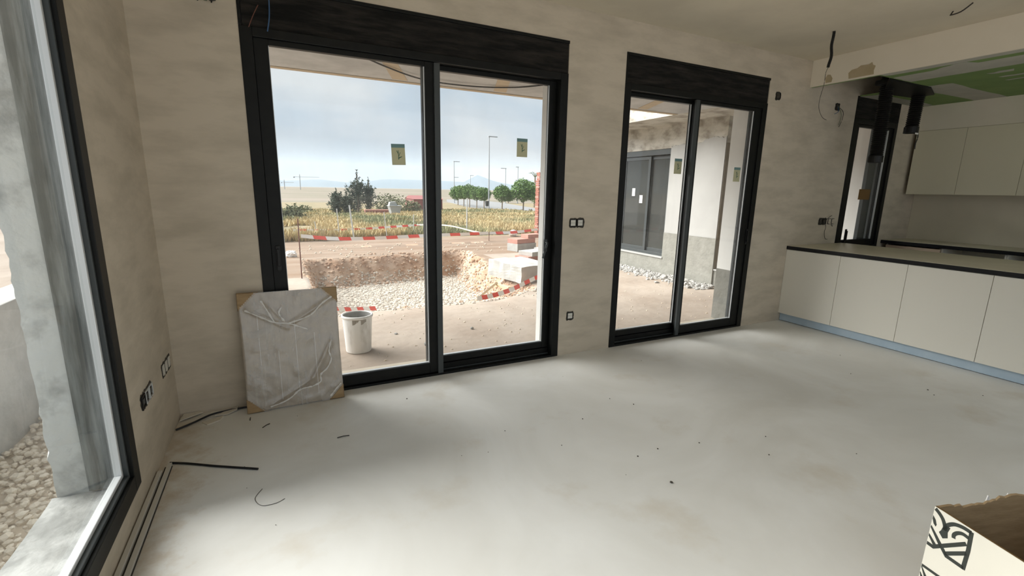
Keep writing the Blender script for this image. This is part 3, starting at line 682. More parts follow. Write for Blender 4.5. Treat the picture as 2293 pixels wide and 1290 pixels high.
def stroke(pts, w, closed=False, smooth_=False):
    P = [Vector((p[0], 0, p[1])) for p in (pts)]
    if smooth_: P = smooth_path(P, 6)
    bm = bmesh.new(); L, R_ = [], []
    for i, p in enumerate(P):
        d0 = (p-P[i-1]).normalized() if i else (P[1]-p).normalized(); d1 = (P[i+1]-p).normalized() if i < len(P)-1 else d0
        m_ = (d0+d1).normalized(); n_ = Vector((-m_.z, 0, m_.x)); q = w/2/max(.5, m_.dot(d0)); L.append(p+n_*q); R_.append(p-n_*q)
    def cl(p): return Vector((max(.0012, p.x), 0, min(-.0012, p.z)))
    top, bot = [], []
    for A, Bq in zip(L, R_):
        A, Bq = cl(A), cl(Bq)
        top.append((bm.verts.new((A.x, -.0022, BH+A.z)), bm.verts.new((Bq.x, -.0022, BH+Bq.z)))); bot.append((bm.verts.new((A.x, -.0017, BH+A.z)), bm.verts.new((Bq.x, -.0017, BH+Bq.z))))
    for i in range(len(P)-1):
        bm.faces.new((top[i][0], top[i][1], top[i+1][1], top[i+1][0]))
        bm.faces.new((top[i][0], top[i+1][0], bot[i+1][0], bot[i][0])); bm.faces.new((top[i][1], bot[i][1], bot[i+1][1], top[i+1][1]))
    return bm
def patch(pts):
    bm = bmesh.new(); prism(bm, [(max(.0012, p[0]), BH+min(-.0012, p[1])) for p in pts], 1, -.0022, -.0017); return bm
pf = t
for nm, pts, w, sm in (('arc', [(.0031, -.0076), (.0184, -.0164), (.032, -.0294), (.0416, -.0486), (.042, -.0617)], .0125, True),
                       ('band', [(-.0022, -.0771), (.0356, -.1147), (.0645, -.1442), (.1174, -.1431)], .0125, False),
                       ('band', [(-.0053, -.1109), (.0249, -.1342)], .0125, False),
                       ('band', [(-.0031, -.1442), (.021, -.1444), (.1093, -.0584)], .0125, False),
                       ('arc', [(.0444, -.0598), (.0463, -.0414), (.0644, -.0213), (.0893, -.0127), (.1152, -.0125)], .0125, True),
                       ('band', [(.1152, -.0090), (.1183, -.0766), (.1163, -.1480)], .0125, False),
                       ('arc', [(.0726, -.0682), (.0714, -.0559), (.0796, -.0425), (.0939, -.034), (.1118, -.0353)], .0115, True),
                       ('band', [(.0579, -.1398), (.1153, -.0890)], .0125, False),
                       ('band', [(-.0016, -.2353), (.0272, -.2337), (.0594, -.2316), (.11, -.228)], .010, False),
                       ('band', [(-.0036, -.2408), (.0187, -.2667), (.05, -.30)], .010, False),
                       ('band', [(-.0049, -.2655), (.0089, -.2796), (.03, -.30)], .010, False)):
    obj('logo_' + nm, stroke(pts, w, smooth_=sm), 'print_black', pf)
obj('logo_fill', patch([(-.0017, -.0354), (.0113, -.0457), (.0174, -.0613), (.0152, -.0692), (.0074, -.0625), (-.0001, -.0478)]), 'print_black', pf)
obj('logo_fill', patch([(.0391, -.0405), (.0334, -.0688), (.0284, -.0797), (.0427, -.0933), (.0567, -.0815), (.0534, -.0624), (.0577, -.0423)]), 'print_black', pf)

# stickers on the panes
def sticker(x, y, z, label, w=.098, h=.147, tilt=0):
    t = thing('sticker', label, 'sticker', (x, y, z), (0, tilt, 0), group='small paper stickers on the sliding doors')
    obj('sheet', B((-w/2, w/2, -.001, 0, -h/2, h/2)), 'label_paper', t)
    obj('header', B((-w/2, w/2, -.0016, -.0011, h/2-.026, h/2)), 'label_head', t)
    bm = bmesh.new()                                   # small plant-like mark: stem and slanting leaves
    prism(bm, [(-.003, -.035), (.003, -.035), (.002, .03), (-.002, .03)], 1, -.0016, -.0011)
    prism(bm, [(.0, -.02), (.024, -.012), (.026, -.016), (.004, -.028)], 1, -.0017, -.0012)
    prism(bm, [(-.001, .0), (-.014, .026), (-.010, .028), (.002, .008)], 1, -.0017, -.0012)
    prism(bm, [(.001, -.008), (.012, .016), (.015, .014), (.004, -.012)], 1, -.0018, -.0013)
    obj('mark', bm, 'label_ink', t)
sticker(1.487, .0255, 1.735, 'khaki sticker on the left pane of the large sliding door', tilt=math.radians(-2))
sticker(2.525, .0845, 1.842, 'khaki sticker on the right pane of the large sliding door')
sticker(4.277, .0845, 1.760, 'khaki sticker on the left pane of the second sliding door')
sticker(5.067, .0255, 1.703, 'khaki sticker on the right pane of the second sliding door')
obj('tape_strip', B((7.392, 7.647, .0265, .0285, 1.46, 1.592)), 'tape_brown', label='brown tape rectangle stuck on the narrow kitchen window', cat='tape')

# ================================================================== OUTSIDE: PORCH AND WING
obj('roof_slab', B((-3, 6.6, TW, 2.55, 2.75, 3.05)), 'slab_concrete', **S)
rs = bpy.data.objects['roof_slab']
# board marks on the soffit: edge board and slanting joints left by the formwork
obj('soffit_board', B((-2.98, 6.58, 2.46, 2.549, 2.742, 2.7498)), 'slab_board', rs)
for x in (2.05, 3.35, 4.6, 5.75):
    bm = bmesh.new(); prism(bm, [(x-.75, .5), (x-.62, .5), (x+.12, 2.4), (x-.06, 2.4)], 2, 2.746, 2.7498); obj('soffit_board', bm, 'slab_board', rs)
obj('hanging_cable', T(smooth_path([(1.2, 1.2, 2.745), (1.75, 1.75, 2.73), (2.3, 2.1, 2.715), (2.9, 2.15, 2.72), (3.4, 2.0, 2.735), (3.7, 1.7, 2.747)], 8), .008, 6), 'cable_black', label='thin black cable sagging under the porch soffit', cat='cable')
obj('roof_slab_wing', B((6.6, 11, .42, 6.2, 2.75, 3.05)), 'rough_concrete', **S)
bpy.data.objects['roof_slab_wing'].name = 'roof_slab.001'
# rendered outer reveals of the openings: white above, grey base below
wb = bpy.data.objects['wall_back']
obj('reveal_coat', B((5.378, 5.3849, .152, TW+.004, .62, 2.66)), 'reveal_white', wb); obj('reveal_base', B((5.376, 5.3849, .152, TW+.006, -.19, .62)), 'grey_render', wb)
obj('reveal_coat', B((2.888, 2.8949, .152, TW+.004, .0, 2.66)), 'reveal_white', wb)
obj('reveal_coat', B((7.953, 7.9599, .152, TW+.06, .80, 2.64)), 'reveal_white', wb)
obj('facade_coat', B((5.385, 6.98, TW, TW+.004, .62, 2.75)), 'reveal_white', wb)
# wing wall with a window, rough beam, white plaster, grey base
WX = 7.38; WW = (3.36, 5.6, .25, 2.325)
wing = obj('wall_wing', wall_holes((2.14, 6.2), (-.4, 2.75), [WW], 'x', WX+.016, WX+.26), 'rough_concrete', **S)
bm = wall_holes((2.14, 6.2), (.745, 2.40), [(3.36, 5.6, .0, 2.40)], 'x', WX, WX+.015)
bm2 = bmesh.new(); n = 40; prev = None
def ptop(y): return 2.36 + .035*noise.noise(Vector((y*7, 0, 0))) + .03*noise.noise(Vector((y*23, 4, 0))) + (.07 if 2.14 <= y < 2.75 else 0)*min(1, (2.75-y)/.25)
bm.free()
def plaster_sheet(ya, yb):
    bm = bmesh.new(); prev = None
    for i in range(n+1):
        y = ya+(yb-ya)*i/n; z = ptop(y)
        ring = [bm.verts.new(p) for p in ((WX, y, .745), (WX, y, z), (WX+.015, y, z+.004), (WX+.015, y, .745))]
        if prev:
            for k in range(4): bm.faces.new((prev[k], prev[(k+1) % 4], ring[(k+1) % 4], ring[k]))
        prev = ring
    return bm
obj('plaster_sheet', plaster_sheet(2.14, 3.36), 'white_render', wing); obj('plaster_sheet', plaster_sheet(5.6, 6.2), 'white_render', wing)
obj('base_course', wall_holes((2.13, 6.2), (-.4, .745), [(3.36, 5.6, .25, .745)], 'x', WX-.012, WX+.0155), 'grey_render', wing)
obj('window_ledge', B((WX-.03, WX+.2, 3.34, 5.6, .232, .262), bevel=.006), 'white_render', wing)
obj('ledge', B((WX+.02, WX+.4, 1.95, 2.135, -.4, .19)), 'grey_render', wing); obj('ledge_top', B((WX+.0, WX+.4, 1.93, 2.135, .19, .215), bevel=.005), 'white_render', wing)
obj('wall_wing_end', B((WX+.26, WX+.55, 2.16, 2.36, -.4, 2.75)), 'brown_render', **S)
obj('end_coat', B((WX+.012, WX+.26, 2.128, 2.139, .19, 2.33)), 'brown_render', wing)
obj('wall_wing_south', B((WX+.55, 14, 1.9, 2.15, -.4, 2.75)), 'white_render', **S)
obj('wall_wing_north', B((WX+.26, 9.8, 6.0, 6.2, -.3, 2.74)), 'brown_render', **S)
obj('wall_wing_inside', wall_holes((2.4, 6.2), (-.3, 2.74), [], 'x', 9.8, 9.9), 'brown_render', **S)
obj('floor_wing', B((WX+.26, 9.8, 2.4, 6.15, .1, .24)), 'grey_render', **S)
# wing window: grey frame, three leaves of glass, stickers
ww = bpy.data.objects.new('window_3', None); link(ww, kind='structure')
gf = obj('frame', ring_x(WW[0], WW[1], .262, WW[3], .06, WX+.05, WX+.14), 'anthracite_grey', ww)
obj('shutter_guide', B((WX+.03, WX+.06, WW[0]+.002, WW[1], 2.22, 2.322)), 'anthracite_grey', gf)
for k, (a, b, xo) in enumerate(((3.42, 4.0, .11), (3.95, 4.75, .07), (4.72, 5.54, .11))):
    s_ = obj('sash', ring_x(a, b, .322, 2.21, .065, WX+xo, WX+xo+.035), 'anthracite_grey', ww)
    obj('glass_pane', B((WX+xo+.014, WX+xo+.020, a+.065, b-.065, .387, 2.145)), 'dim_glass', s_)
for k, (y, z) in enumerate(((4.42, 1.50), (4.18, 1.36))):
    obj('sticker', B((WX+.080, WX+.0835, y-.045, y+.045, z-.08, z+.08)), 'tape_white', label=('small white label higher on the wing window glass', 'small white label lower on the wing window glass')[k], cat='sticker')
# low garden wall and ground left of the house
lowz = .60
obj('wall_garden', B((-1.55, -1.25, -8, 7, -.6, lowz-.02), bevel=.01), 'concrete_light', **S)
obj('terrain_back', B((-60, 80, -90, YR-.25, -.6, -.12)), 'plain_back', **S)
obj('terrain_left', B((-60, -1.5, -8, 60, -.6, .50)), 'dirt', **S)

# ================================================================== TERRAIN
def axis_pts(segs):
    out = []
    for a, b, s in segs: out += list(np.arange(a, b, s))
    return np.array(out+[segs[-1][1]])
xs = axis_pts([(-.29, .5, .1), (.5, 6.2, .07), (6.2, 10, .18), (10, 30, .8), (30, 90, 3)])
ys_ = axis_pts([(.40, 2.4, .09), (2.4, 9, .07), (9, 13, .12), (13, 30, .5), (30, 90, 2.5)])
def sst(a, b, x): t = min(1, max(0, (x-a)/(b-a))); return t*t*(3-2*t)
def hgt(x, y):
    p = Vector((x, y, 0))
    z = -.10
    if y > 9: z += -.0255*(min(y, 60)-9)
    z += .012*noise.noise(p*1.1) + .006*noise.noise(p*4.3)
    if y < .6: z = -.10
    # pit: shallow gravelled near slope, steep earth banks on the far and side edges
    wob = .16*noise.noise(Vector((x*.9, 7, 0))) + .07*noise.noise(Vector((x*3.1, 2, 0)))
    wy = .14*noise.noise(Vector((3, y*1.1, 0))) + .06*noise.noise(Vector((9, y*3.3, 0)))
    right = 4.15 + .14*max(0, y-4.2) + wy - .9*sst(3.4, 2.4, y)*1.0
    yfar = 7.35 + .28*max(0, x-1.8)*.6 + wob
    ins = sst(1.05+wy*.5, 1.32+wy*.5, x) * (1-sst(right-.02, right+.42, x)) * (1-sst(yfar-.12, yfar+.36, y))
    dep = .62*sst(2.3, 5.2, y)
    z -= dep*ins
    edge = 4*ins*(1-ins)
    z += edge*dep*(.20*noise.noise(p*3.2+Vector((0, 0, 4))) + .10*noise.noise(p*8))
    if 8 < y < 10.6 and x < 14: z += .05*noise.noise(Vector((x*.15, y*2.4, 6)))     # wheel ruts
    if 10 < y < 13: z += .10*math.exp(-((y-11.3)/.8)**2)
    return z
Z = np.array([[hgt(x, y) for x in xs] for y in ys_])
def grid_mesh(name, sel, m, **k):
    verts = [(xs[i], ys_[j], Z[j, i]) for j in range(len(ys_)) for i in range(len(xs))]; nX = len(xs)
    faces = [(j*nX+i, j*nX+i+1, (j+1)*nX+i+1, (j+1)*nX+i) for j in range(len(ys_)-1) for i in range(nX-1) if sel(.5*(xs[i]+xs[i+1]), .5*(ys_[j]+ys_[j+1]))]
    used = sorted({v for q in faces for v in q}); mp_ = {v: n for n, v in enumerate(used)}
    me = bpy.data.meshes.new(name); me.from_pydata([verts[v] for v in used], [], [[mp_[v] for v in q] for q in faces]); me.materials.append(MATS[m])
    for p in me.polygons: p.use_smooth = True
    return link(bpy.data.objects.new(name, me), **k)
def in_pit(x, y):
    i = min(max(np.searchsorted(xs, x)-1, 0), len(xs)-2); j = min(max(np.searchsorted(ys_, y)-1, 0), len(ys_)-2)
    return max(abs(Z[j, i+1]-Z[j, i])/(xs[i+1]-xs[i]), abs(Z[j+1, i]-Z[j, i])/(ys_[j+1]-ys_[j])), Z[j, i]
go = grid_mesh('ground', lambda x, y: y < 11.2, 'dirt', kind='structure')
for q in ('bank_earth', 'pit_stone_tan', 'track_dirt'): go.data.materials.append(MATS[q])
for p in go.data.polygons:
    x, y, z = p.center; sl_, _ = in_pit(x, y); n_ = .10*noise.noise(Vector((x*2, y*2, 0)))
    if y > 3.0 and sl_ > .22+n_ and x < 6.5 and z < -.11: p.material_index = 1
    elif 2.75+n_*3 < y < 8.5 and x < 5.5 and z < -.16: p.material_index = 2
    elif y > 7.2: p.material_index = 3
    elif y > 5.5 and x < 5.2: p.material_index = 3
grid_mesh('terrain_field', lambda x, y: y >= 11.2, 'field_soil', kind='structure')
bm = bmesh.new(); bm.faces.new([bm.verts.new(q) for q in ((-900, 88, -1.42), (1600, 88, -1.42), (2600, 2300, -1.42), (-1200, 2300, -1.42))])
obj('terrain_plain', bm, 'plain', **S)
near = [(36, 34), (31, 40), (28.6, 45.3), (26.8, 56), (29.2, 72.4), (34.6, 98), (41.5, 119)]; far_ = [(52, 38), (44, 46), (37.5, 54), (37.8, 62), (41, 75), (45.4, 91), (50.3, 121)]
bm = bmesh.new(); prev = None
for (a, b), (c, d) in zip(near, far_):
    za = -.10-.0255*(min(b, 60)-9)+.04; zc = -.10-.0255*(min(d, 60)-9)+.04
    ring = [bm.verts.new(q) for q in ((a, b, za-.5), (a, b, za), (c, d, zc), (c, d, zc-.5))]
    if prev:
        for k in range(4): bm.faces.new((prev[k], prev[(k+1) % 4], ring[(k+1) % 4], ring[k]))
    prev = ring
obj('road', bm, 'road', **S)
def on_road(x, y): return y > 34 and x > np.interp(y, [p[1] for p in near], [p[0] for p in near])-.5
# mountains far off, two ridges
def ridge(name, dist, x0, x1, prof, seed):
    bm = bmesh.new(); n = 90; prev = None
    for i in range(n+1):
        s = i/n; x = x0+(x1-x0)*s
        h = np.interp(s, [p[0] for p in prof], [p[1] for p in prof]) * (1+.10*noise.noise(Vector((s*14, seed, 0)))+.05*noise.noise(Vector((s*40, seed, 3))))
        ring = [bm.verts.new((x, dist, -4)), bm.verts.new((x, dist+90, h*.55)), bm.verts.new((x, dist+200, h)), bm.verts.new((x, dist+420, -4))]
        if prev:
            for k in range(3): bm.faces.new((prev[k], prev[k+1], ring[k+1], ring[k]))
        prev = ring
    obj(name, bm, 'mountain', smooth=True, **S)
ridge('mountain', 1900, -900, 2200, [(0, 30), (.27, 24), (.301, 20), (.341, 28), (.385, 18), (.425, 36), (.467, 37), (.505, 36), (.545, 33), (.566, 68), (.595, 40), (.62, 27), (.75, 22), (1, 30)], 3)
# distant haze as air: a wide thin volume
bm = B((-1500, 3200, 900, 1880, -3, 85)); m = bpy.data.materials.new('haze'); m.use_nodes = True; q = m.node_tree; q.nodes.clear()
vs = N(q, 'ShaderNodeVolumeScatter', ins={'Density': .0006, 'Anisotropy': .1}); vs.inputs['Color'].default_value = (.58, .74, .92, 1)
qo = N(q, 'ShaderNodeOutputMaterial'); q.links.new(vs.outputs[0], qo.inputs['Volume']); MATS['haze'] = m
obj('haze', bm, 'haze', kind='stuff', label='pale distance haze lying over the plain before the mountains', cat='haze')

def gz(x, y):
    i = min(max(np.searchsorted(xs, x)-1, 0), len(xs)-2); j = min(max(np.searchsorted(ys_, y)-1, 0), len(ys_)-2)
    a = (x-xs[i])/(xs[i+1]-xs[i]); b = (y-ys_[j])/(ys_[j+1]-ys_[j])
    return float((1-a)*(1-b)*Z[j, i]+a*(1-b)*Z[j, i+1]+(1-a)*b*Z[j+1, i]+a*b*Z[j+1, i+1])

# ------------------------------------------------------------------ gravel and stones
def raw(name, verts, faces, m, parent=None, **k):
    me = bpy.data.meshes.new(name); me.from_pydata(verts, [], faces); me.materials.append(MATS[m]); return link(bpy.data.objects.new(name, me), parent, **k)
def base_rock(seed, sub=1):
    bm = bmesh.new(); rock(bm, (0, 0, 0), 1, sub, seed); v = np.array([q.co[:] for q in bm.verts]); f_ = [[w.index for w in q.verts] for q in (bm.verts.index_update(), bm.faces)[1]]; bm.free(); return v, f_
RK = [base_rock(s) for s in range(8)]
def scatter(name, items, m, parent=None, **k):
    V, F = [], []; off = 0
    for (x, y, z, s, kind) in items:
        v, f_ = RK[kind % 8]; a = random.random()*6.3; ca, sa = math.cos(a), math.sin(a)
        w = np.stack([(v[:, 0]*ca-v[:, 1]*sa)*s+x, (v[:, 0]*sa+v[:, 1]*ca)*s+y, v[:, 2]*s+z], 1)
        V += w.tolist(); F += [[q+off for q in g] for g in f_]; off += len(v)
    return raw(name, V, F, m, parent, **k)
rg = random.Random(5); items = []
for k in range(12000):
    y = rg.uniform(2.5, 8.6); x = rg.uniform(1.2, 5.0)
    z = gz(x, y)
    if y > 3.2 and z > -.19: continue
    if y > 4 and z > -.45 and rg.random() < .9: continue
    if y < 3.4 and rg.random() > (y-2.5)*.8: continue
    items.append((x, y, z, rg.uniform(.014, .040), k))
o = scatter('pit_gravel', items, 'pit_stone', kind='stuff', label='pale gravel covering the bottom of the dug pit', cat='gravel'); o.data.materials.append(MATS['pit_stone_tan'])
nf = len(RK[0][1]); o.data.polygons.foreach_set('material_index', [(k//nf) % 2 for k in range(len(o.data.polygons))])
items = [(rg.uniform(1.0, 6.8), rg.uniform(.6, 2.6), 0, rg.uniform(.004, .014), k) for k in range(260)]
items += [(rg.uniform(1.0, 6.5), rg.uniform(7.6, 10.5), 0, rg.uniform(.01, .035), k) for k in range(160)]
items = [(a, b, gz(a, b)+s*.2, s, k) for a, b, c, s, k in items]
scatter('ground_pebbles', items, 'gravel_c', kind='stuff', label='small pebbles scattered on the trodden earth outside the doors', cat='pebbles')
items = []
for k in range(9000):
    y = rg.uniform(3.0, 9.0); x = rg.uniform(.6, 5.6); sl_, z_ = in_pit(x, y)
    if sl_ < .25 or z_ > -.08: continue
    items.append((x, y, gz(x, y), rg.uniform(.012, .055)*rg.uniform(.5, 1), k))
scatter('earth_clods', items, 'bank_earth', kind='stuff', label='crumbling earth clods on the banks of the dug pit', cat='earth')
# bed of river stones beside the left window
bed = obj('gravel_bed', B((-1.25, -.30, -3.4, 7, -.62, -.47)), 'gravel_c', kind='structure')
meshes = []
for s in range(9):
    bm = bmesh.new(); rock(bm, (0, 0, 0), 1, 1, 60+s); me = bpy.data.meshes.new('stone'); bm.to_mesh(me); bm.free(); me.materials.append(MATS['gravel_'+'abbcabbca'[s]])
    meshes.append(me)
pts = []
for layer, zc, cnt in ((0, -.465, 2600), (1, -.44, 8000)):
    tries = []
    for k in range(cnt): tries.append((rg.uniform(-1.23, -.34), -1.5+8*rg.random()**1.5, zc+rg.uniform(-.015, .015), rg.uniform(.016, .036)))
    pts += tries
kept = []; cell = {}
for (x, y, z, s) in pts:
    key = (int(x/.075), int(y/.075)); ok = True
    for a in (-1, 0, 1):
        for b in (-1, 0, 1):
            for (u_, v_, w_, s2) in cell.get((key[0]+a, key[1]+b), ()):
                if (x-u_)**2+(y-v_)**2 < (.72*(s+s2))**2 and abs(z-w_) < .022: ok = False
    if ok: cell.setdefault(key, []).append((x, y, z, s)); kept.append((x, y, z, s))
kept.sort(key=lambda q: (q[0]-.68)**2+(q[1]+3.475)**2)
vis = [q for q in kept if q[1] > -1.25 and q[2] > -.457]; rest = [q for q in kept if not (q[1] > -1.25 and q[2] > -.457)]
for k, (x, y, z, s) in enumerate(vis[:300]):
    o = bpy.data.objects.new('stone', meshes[k % 9]); o.location = (x, y, z); o.scale = (s, s, s); o.rotation_euler = (rg.uniform(-.3, .3), rg.uniform(-.3, .3), rg.uniform(0, 6)); link(o, bed)
scatter('stone_mass', [(x, y, z, s, k) for k, (x, y, z, s) in enumerate(vis[300:]+rest)], 'gravel_b', bed, kind='stuff')

# rubble at the foot of the wing wall
items = []
for k in range(1700):
    y = rg.uniform(2.0, 5.6); d = abs(rg.gauss(0, .17)); x = WX-.055-d
    if x < 6.4: continue
    items.append((x, y, gz(x, y)+rg.uniform(0, .05)*max(0, 1-d*3), rg.uniform(.010, .042), k))
scatter('rubble', items, 'rubble', kind='stuff', label='crumbled white plaster debris along the foot of the grey wing wall', cat='rubble')
for k, (x, y, s) in enumerate(((7.18, 4.25, .07), (7.1, 3.72, .06), (7.02, 3.3, .085), (6.86, 3.05, .07), (7.12, 2.98, .10), (7.2, 2.55, .11), (7.05, 2.4, .08), (6.9, 2.2, .06), (7.16, 2.22, .07), (7.22, 3.95, .06), (6.7, 2.75, .05))):
    bm = bmesh.new(); rock(bm, (0, 0, 0), s*.72, 2, 90+k)
    for v in bm.verts: v.co *= 1+.5*noise.noise(v.co*38+Vector((k, 0, 0)))
    o = obj('rubble_chunk', bm, 'rubble', label=['lone white plaster chunk farthest along the wing wall foot', 'small white chunk below the wing window corner', 'white chunk at the left end of the wing debris', 'pale chunk lying out from the wall on bare earth', 'broad white chunk seen just right of the door mullion', 'largest white plaster chunk leaning at the grey base', 'white chunk between the largest one and the corner', 'small pale chunk nearest the pier', 'white chunk at the corner of the grey wing base', 'small chunk tight under the wing window ledge', 'smallest pale chunk out on the courtyard earth'][k], cat='rubble', group='plaster chunks by the wing wall'); o.location = (x, y, gz(x, y)+s*.25)
# small scraps on the trodden ground
for k, (x, y, s, lab) in enumerate(((1.95, 1.05, .028, 'dark clod on the earth right of the white bucket'), (1.75, 1.55, .018, 'small dark clod behind the white bucket on the right'), (2.6, 1.4, .022, 'grey clod outside the right pane of the large door'))):
    bm = bmesh.new(); rock(bm, (0, 0, 0), s, 1, 33+k); o = obj('clod', bm, 'bucket_in', label=lab, cat='clod'); o.location = (x, y, gz(x, y)+s*.4)

# ------------------------------------------------------------------ bucket
bz = gz(1.29, 1.17)
t = thing('bucket', 'white plaster stained builder bucket standing outside the large door', 'bucket', (1.295, 1.17, bz))
bm = bmesh.new(); lathe(bm, [(.001, .004), (.118, .004), (.121, .012), (.140, .345), (.140, .362)], 40); obj('body', bm, 'bucket_white', t, smooth=True)
bm = bmesh.new(); lathe(bm, [(.139, .352), (.148, .354), (.152, .366), (.148, .378), (.138, .380), (.133, .372), (.134, .356), (.139, .352)], 40); obj('rim', bm, 'bucket_white', t, smooth=True)
bm = bmesh.new(); lathe(bm, [(.1335, .372), (.131, .34), (.116, .02), (.001, .018)], 40); obj('lining', bm, 'bucket_in', t, smooth=True, label='grey mortar crusted inside')
bm = bmesh.new()
for k in range(5):
    a = math.radians(-112+k*11); lo = .30+.016*((k*7) % 3)
    v = [bm.verts.new(((q_)*math.cos(a+d), (q_)*math.sin(a+d), z)) for d, z, q_ in ((-.1, lo, .1388), (.1, lo+.01, .1392), (.1, .352, .1412), (-.1, .352, .1412))]; bm.faces.new(v)
obj('drip_stain', bm, 'bucket_stain', t, label='brown drips under the rim')

# ------------------------------------------------------------------ barrier tapes and stakes
def tape(name, path, w, label, stripe=.28, vert=True, group=None, red='tape_red', slant=.35):
    P = smooth_path(path, 24); L = [0]
    for a, b in zip(P, P[1:]): L.append(L[-1]+(b-a).length)
    V, F, MI = [], [], []
    def at(s):
        s = min(max(s, 0), L[-1]); i = min(max(np.searchsorted(L, s)-1, 0), len(P)-2); t_ = (s-L[i])/max(1e-6, L[i+1]-L[i]); return P[i].lerp(P[i+1], t_) - P[0]
    nst = max(1, int(L[-1]/(stripe/2))); n_ = 3; sh = slant*w
    for q in range(nst*n_+1):
        a = L[-1]*q/(nst*n_); up = Vector((0, .3*w*math.sin(a*2.3), w)) if vert else Vector((0, w, 0))
        V += [tuple(at(a)), tuple(at(a-sh)+up)]
        if q: F.append((2*q-2, 2*q, 2*q+1, 2*q-1)); MI.append(((q-1)//n_) % 2)
    o = raw(name, V, F, 'tape_white', label=label, cat='tape', group=group); o.location = P[0]; o.data.materials.append(MATS[red])
    for p, k in zip(o.data.polygons, MI): p.material_index = k
    return o
def G(x, y, h=0): return (x, y, gz(x, y)+h)
tape('barrier_tape', [(1.15, 3.0, gz(1.15, 3)+.02), (1.45, 3.0, gz(1.45, 3)+.03), (1.80, 2.98, gz(1.8, 2.98)+.012)], .055, 'short loose red and white tape on the ground behind the bucket', .16)
tape('barrier_tape', [(3.2, 2.72, gz(3.2, 2.72)+.02), (3.55, 2.85, -.115), (3.9, 2.95, -.07), (4.25, 3.05, .02), (4.7, 3.15, .14)], .07, 'red and white tape rising towards the concrete block', .22)
tape('barrier_tape', [(1.15, 10, .16), (1.9, 10.0, .07), (2.8, 10.02, .045), (4.4, 10.05, .07), (6.6, 10.1, .10)], .095, 'long red and white tape strung low across the far pit edge', .62)
tape('barrier_tape', [(6.6, 10.1, .10), (7.6, 10.2, .10), (8.6, 10.3, .18), (9.3, 10.4, .20)], .085, 'red and white tape between the far stake and the brick pile', .5)
tape('barrier_tape', [(1.05, 13.4, .04), (2.6, 13.4, .02), (4.4, 13.4, .10), (5.7, 13.4, .17)], .07, 'thin second red and white tape before the dry grass', .42)
tape('hose', [(5.1, 13.2, .18), (6.0, 12.4, .20), (6.6, 11.4, .06), (6.62, 10.3, .10)], .045, 'pale slack band from the dry grass to the far stake', 1.0, red='tape_white')
for x, y, h, lab in ((1.14, 10, .22, 'tall rusty steel stake at the left edge of the dug pit'), (6.6, 10.1, .20, 'rusty steel stake holding the tape near the concrete block')):
    if x < 2: y = 5.4; x = .955
    z = gz(x, y); o = obj('stake', T([(x, y, z-.05), (x+.004, y, z+(1.05 if x < 2 else .28))], .010 if x < 2 else .012, 8), 'steel_rust', label=lab, cat='stake')
bm = bmesh.new(); rock(bm, (0, 0, 0), .20, 3, 21, .55)
for v in bm.verts: v.co += v.co.normalized()*.05*noise.noise(v.co*22)
o = obj('plastic_sheet', bm, 'tape_white', label='crumpled pale plastic scrap left of the pit by the stake', cat='plastic'); o.location = (.86, 8.2, gz(.86, 8.2)+.06); o.scale = (.7, .5, 1)
# ------------------------------------------------------------------ concrete block, boards, bricks
bm = bmesh.new(); prism(bm, [(-.50, .47), (-.34, -.62), (.40, -.43), (.25, .60)], 2, 0, .30)
bmesh.ops.subdivide_edges(bm, edges=bm.edges[:], cuts=5, use_grid_fill=True)
for v in bm.verts: v.co += Vector((noise.noise(v.co*5), noise.noise(v.co*5+Vector((3, 0, 0))), .7*noise.noise(v.co*4+Vector((0, 7, 0)))))*.028
o = obj('concrete_block', bm, 'block_concrete', label='broken pale concrete block on the right bank of the pit', cat='block', smooth=False); o.location = (4.70, 4.15, -.10)
bm = bmesh.new(); addbox(bm, -.03, .03, -.30, .30, 0, .05, .003)
o = obj('timber', bm, 'wood', label='short timber wedged under the near edge of the concrete block', cat='timber'); o.location = (4.10, 3.78, -.19); o.rotation_euler = (math.radians(-4), 0, math.radians(2))
o = obj('timber', T([(3.40, 3.12, -.16), (4.10, 4.0, -.145)], .024, 4), 'wood', label='slim wooden lath propped in the pit below the concrete block', cat='timber')
def brick_obj(loc, rz, dims, m, label=None, parent=None, **k):
    o = obj('brick', B((-dims[0]/2, dims[0]/2, -dims[1]/2, dims[1]/2, 0, dims[2]), bevel=.006), m, parent, label=label, **k); o.location = loc; o.rotation_euler = (0, 0, rz); return o
t = thing('brick_pile', 'low pile of pink and pale blocks behind the concrete block', 'bricks', (5.95, 6.05, gz(5.95, 6.05)))
for (x, y, z, rz, m, d) in ((0, 0, 0, .35, 'brick_pink', (.75, .42, .11)), (.1, .02, .112, .33, 'block_concrete', (.72, .44, .10)), (.75, .5, 0, .4, 'brick_pink', (.6, .4, .11)), (.72, .52, .112, .4, 'block_concrete', (.6, .4, .09)), (.55, 1.6, 0, .3, 'block_concrete', (.7, .4, .2)), (.55, 1.62, .202, .3, 'brick_pink', (.68, .38, .12)), (.9, 1.7, .324, .2, 'brick_pink', (.5, .3, .1))):
    brick_obj((x, y, z), rz, d, m, parent=t)
t = thing('brick_pillar', 'red brick pillar at the right edge of the large door view', 'pillar', (9.62, 12, gz(9.62, 12)-.08))
for k in range(33):
    for s in (-1, 1):
        w = .115 if k > 28 else .13
        o = brick_obj((s*w + (.02 if k > 28 else 0), .0 if k % 2 else .02, k*.072), (.03 if k % 3 else -.02), (.235, .24, .062), 'brick_red' if (k*s) % 5 else 'brick_pink', parent=t)
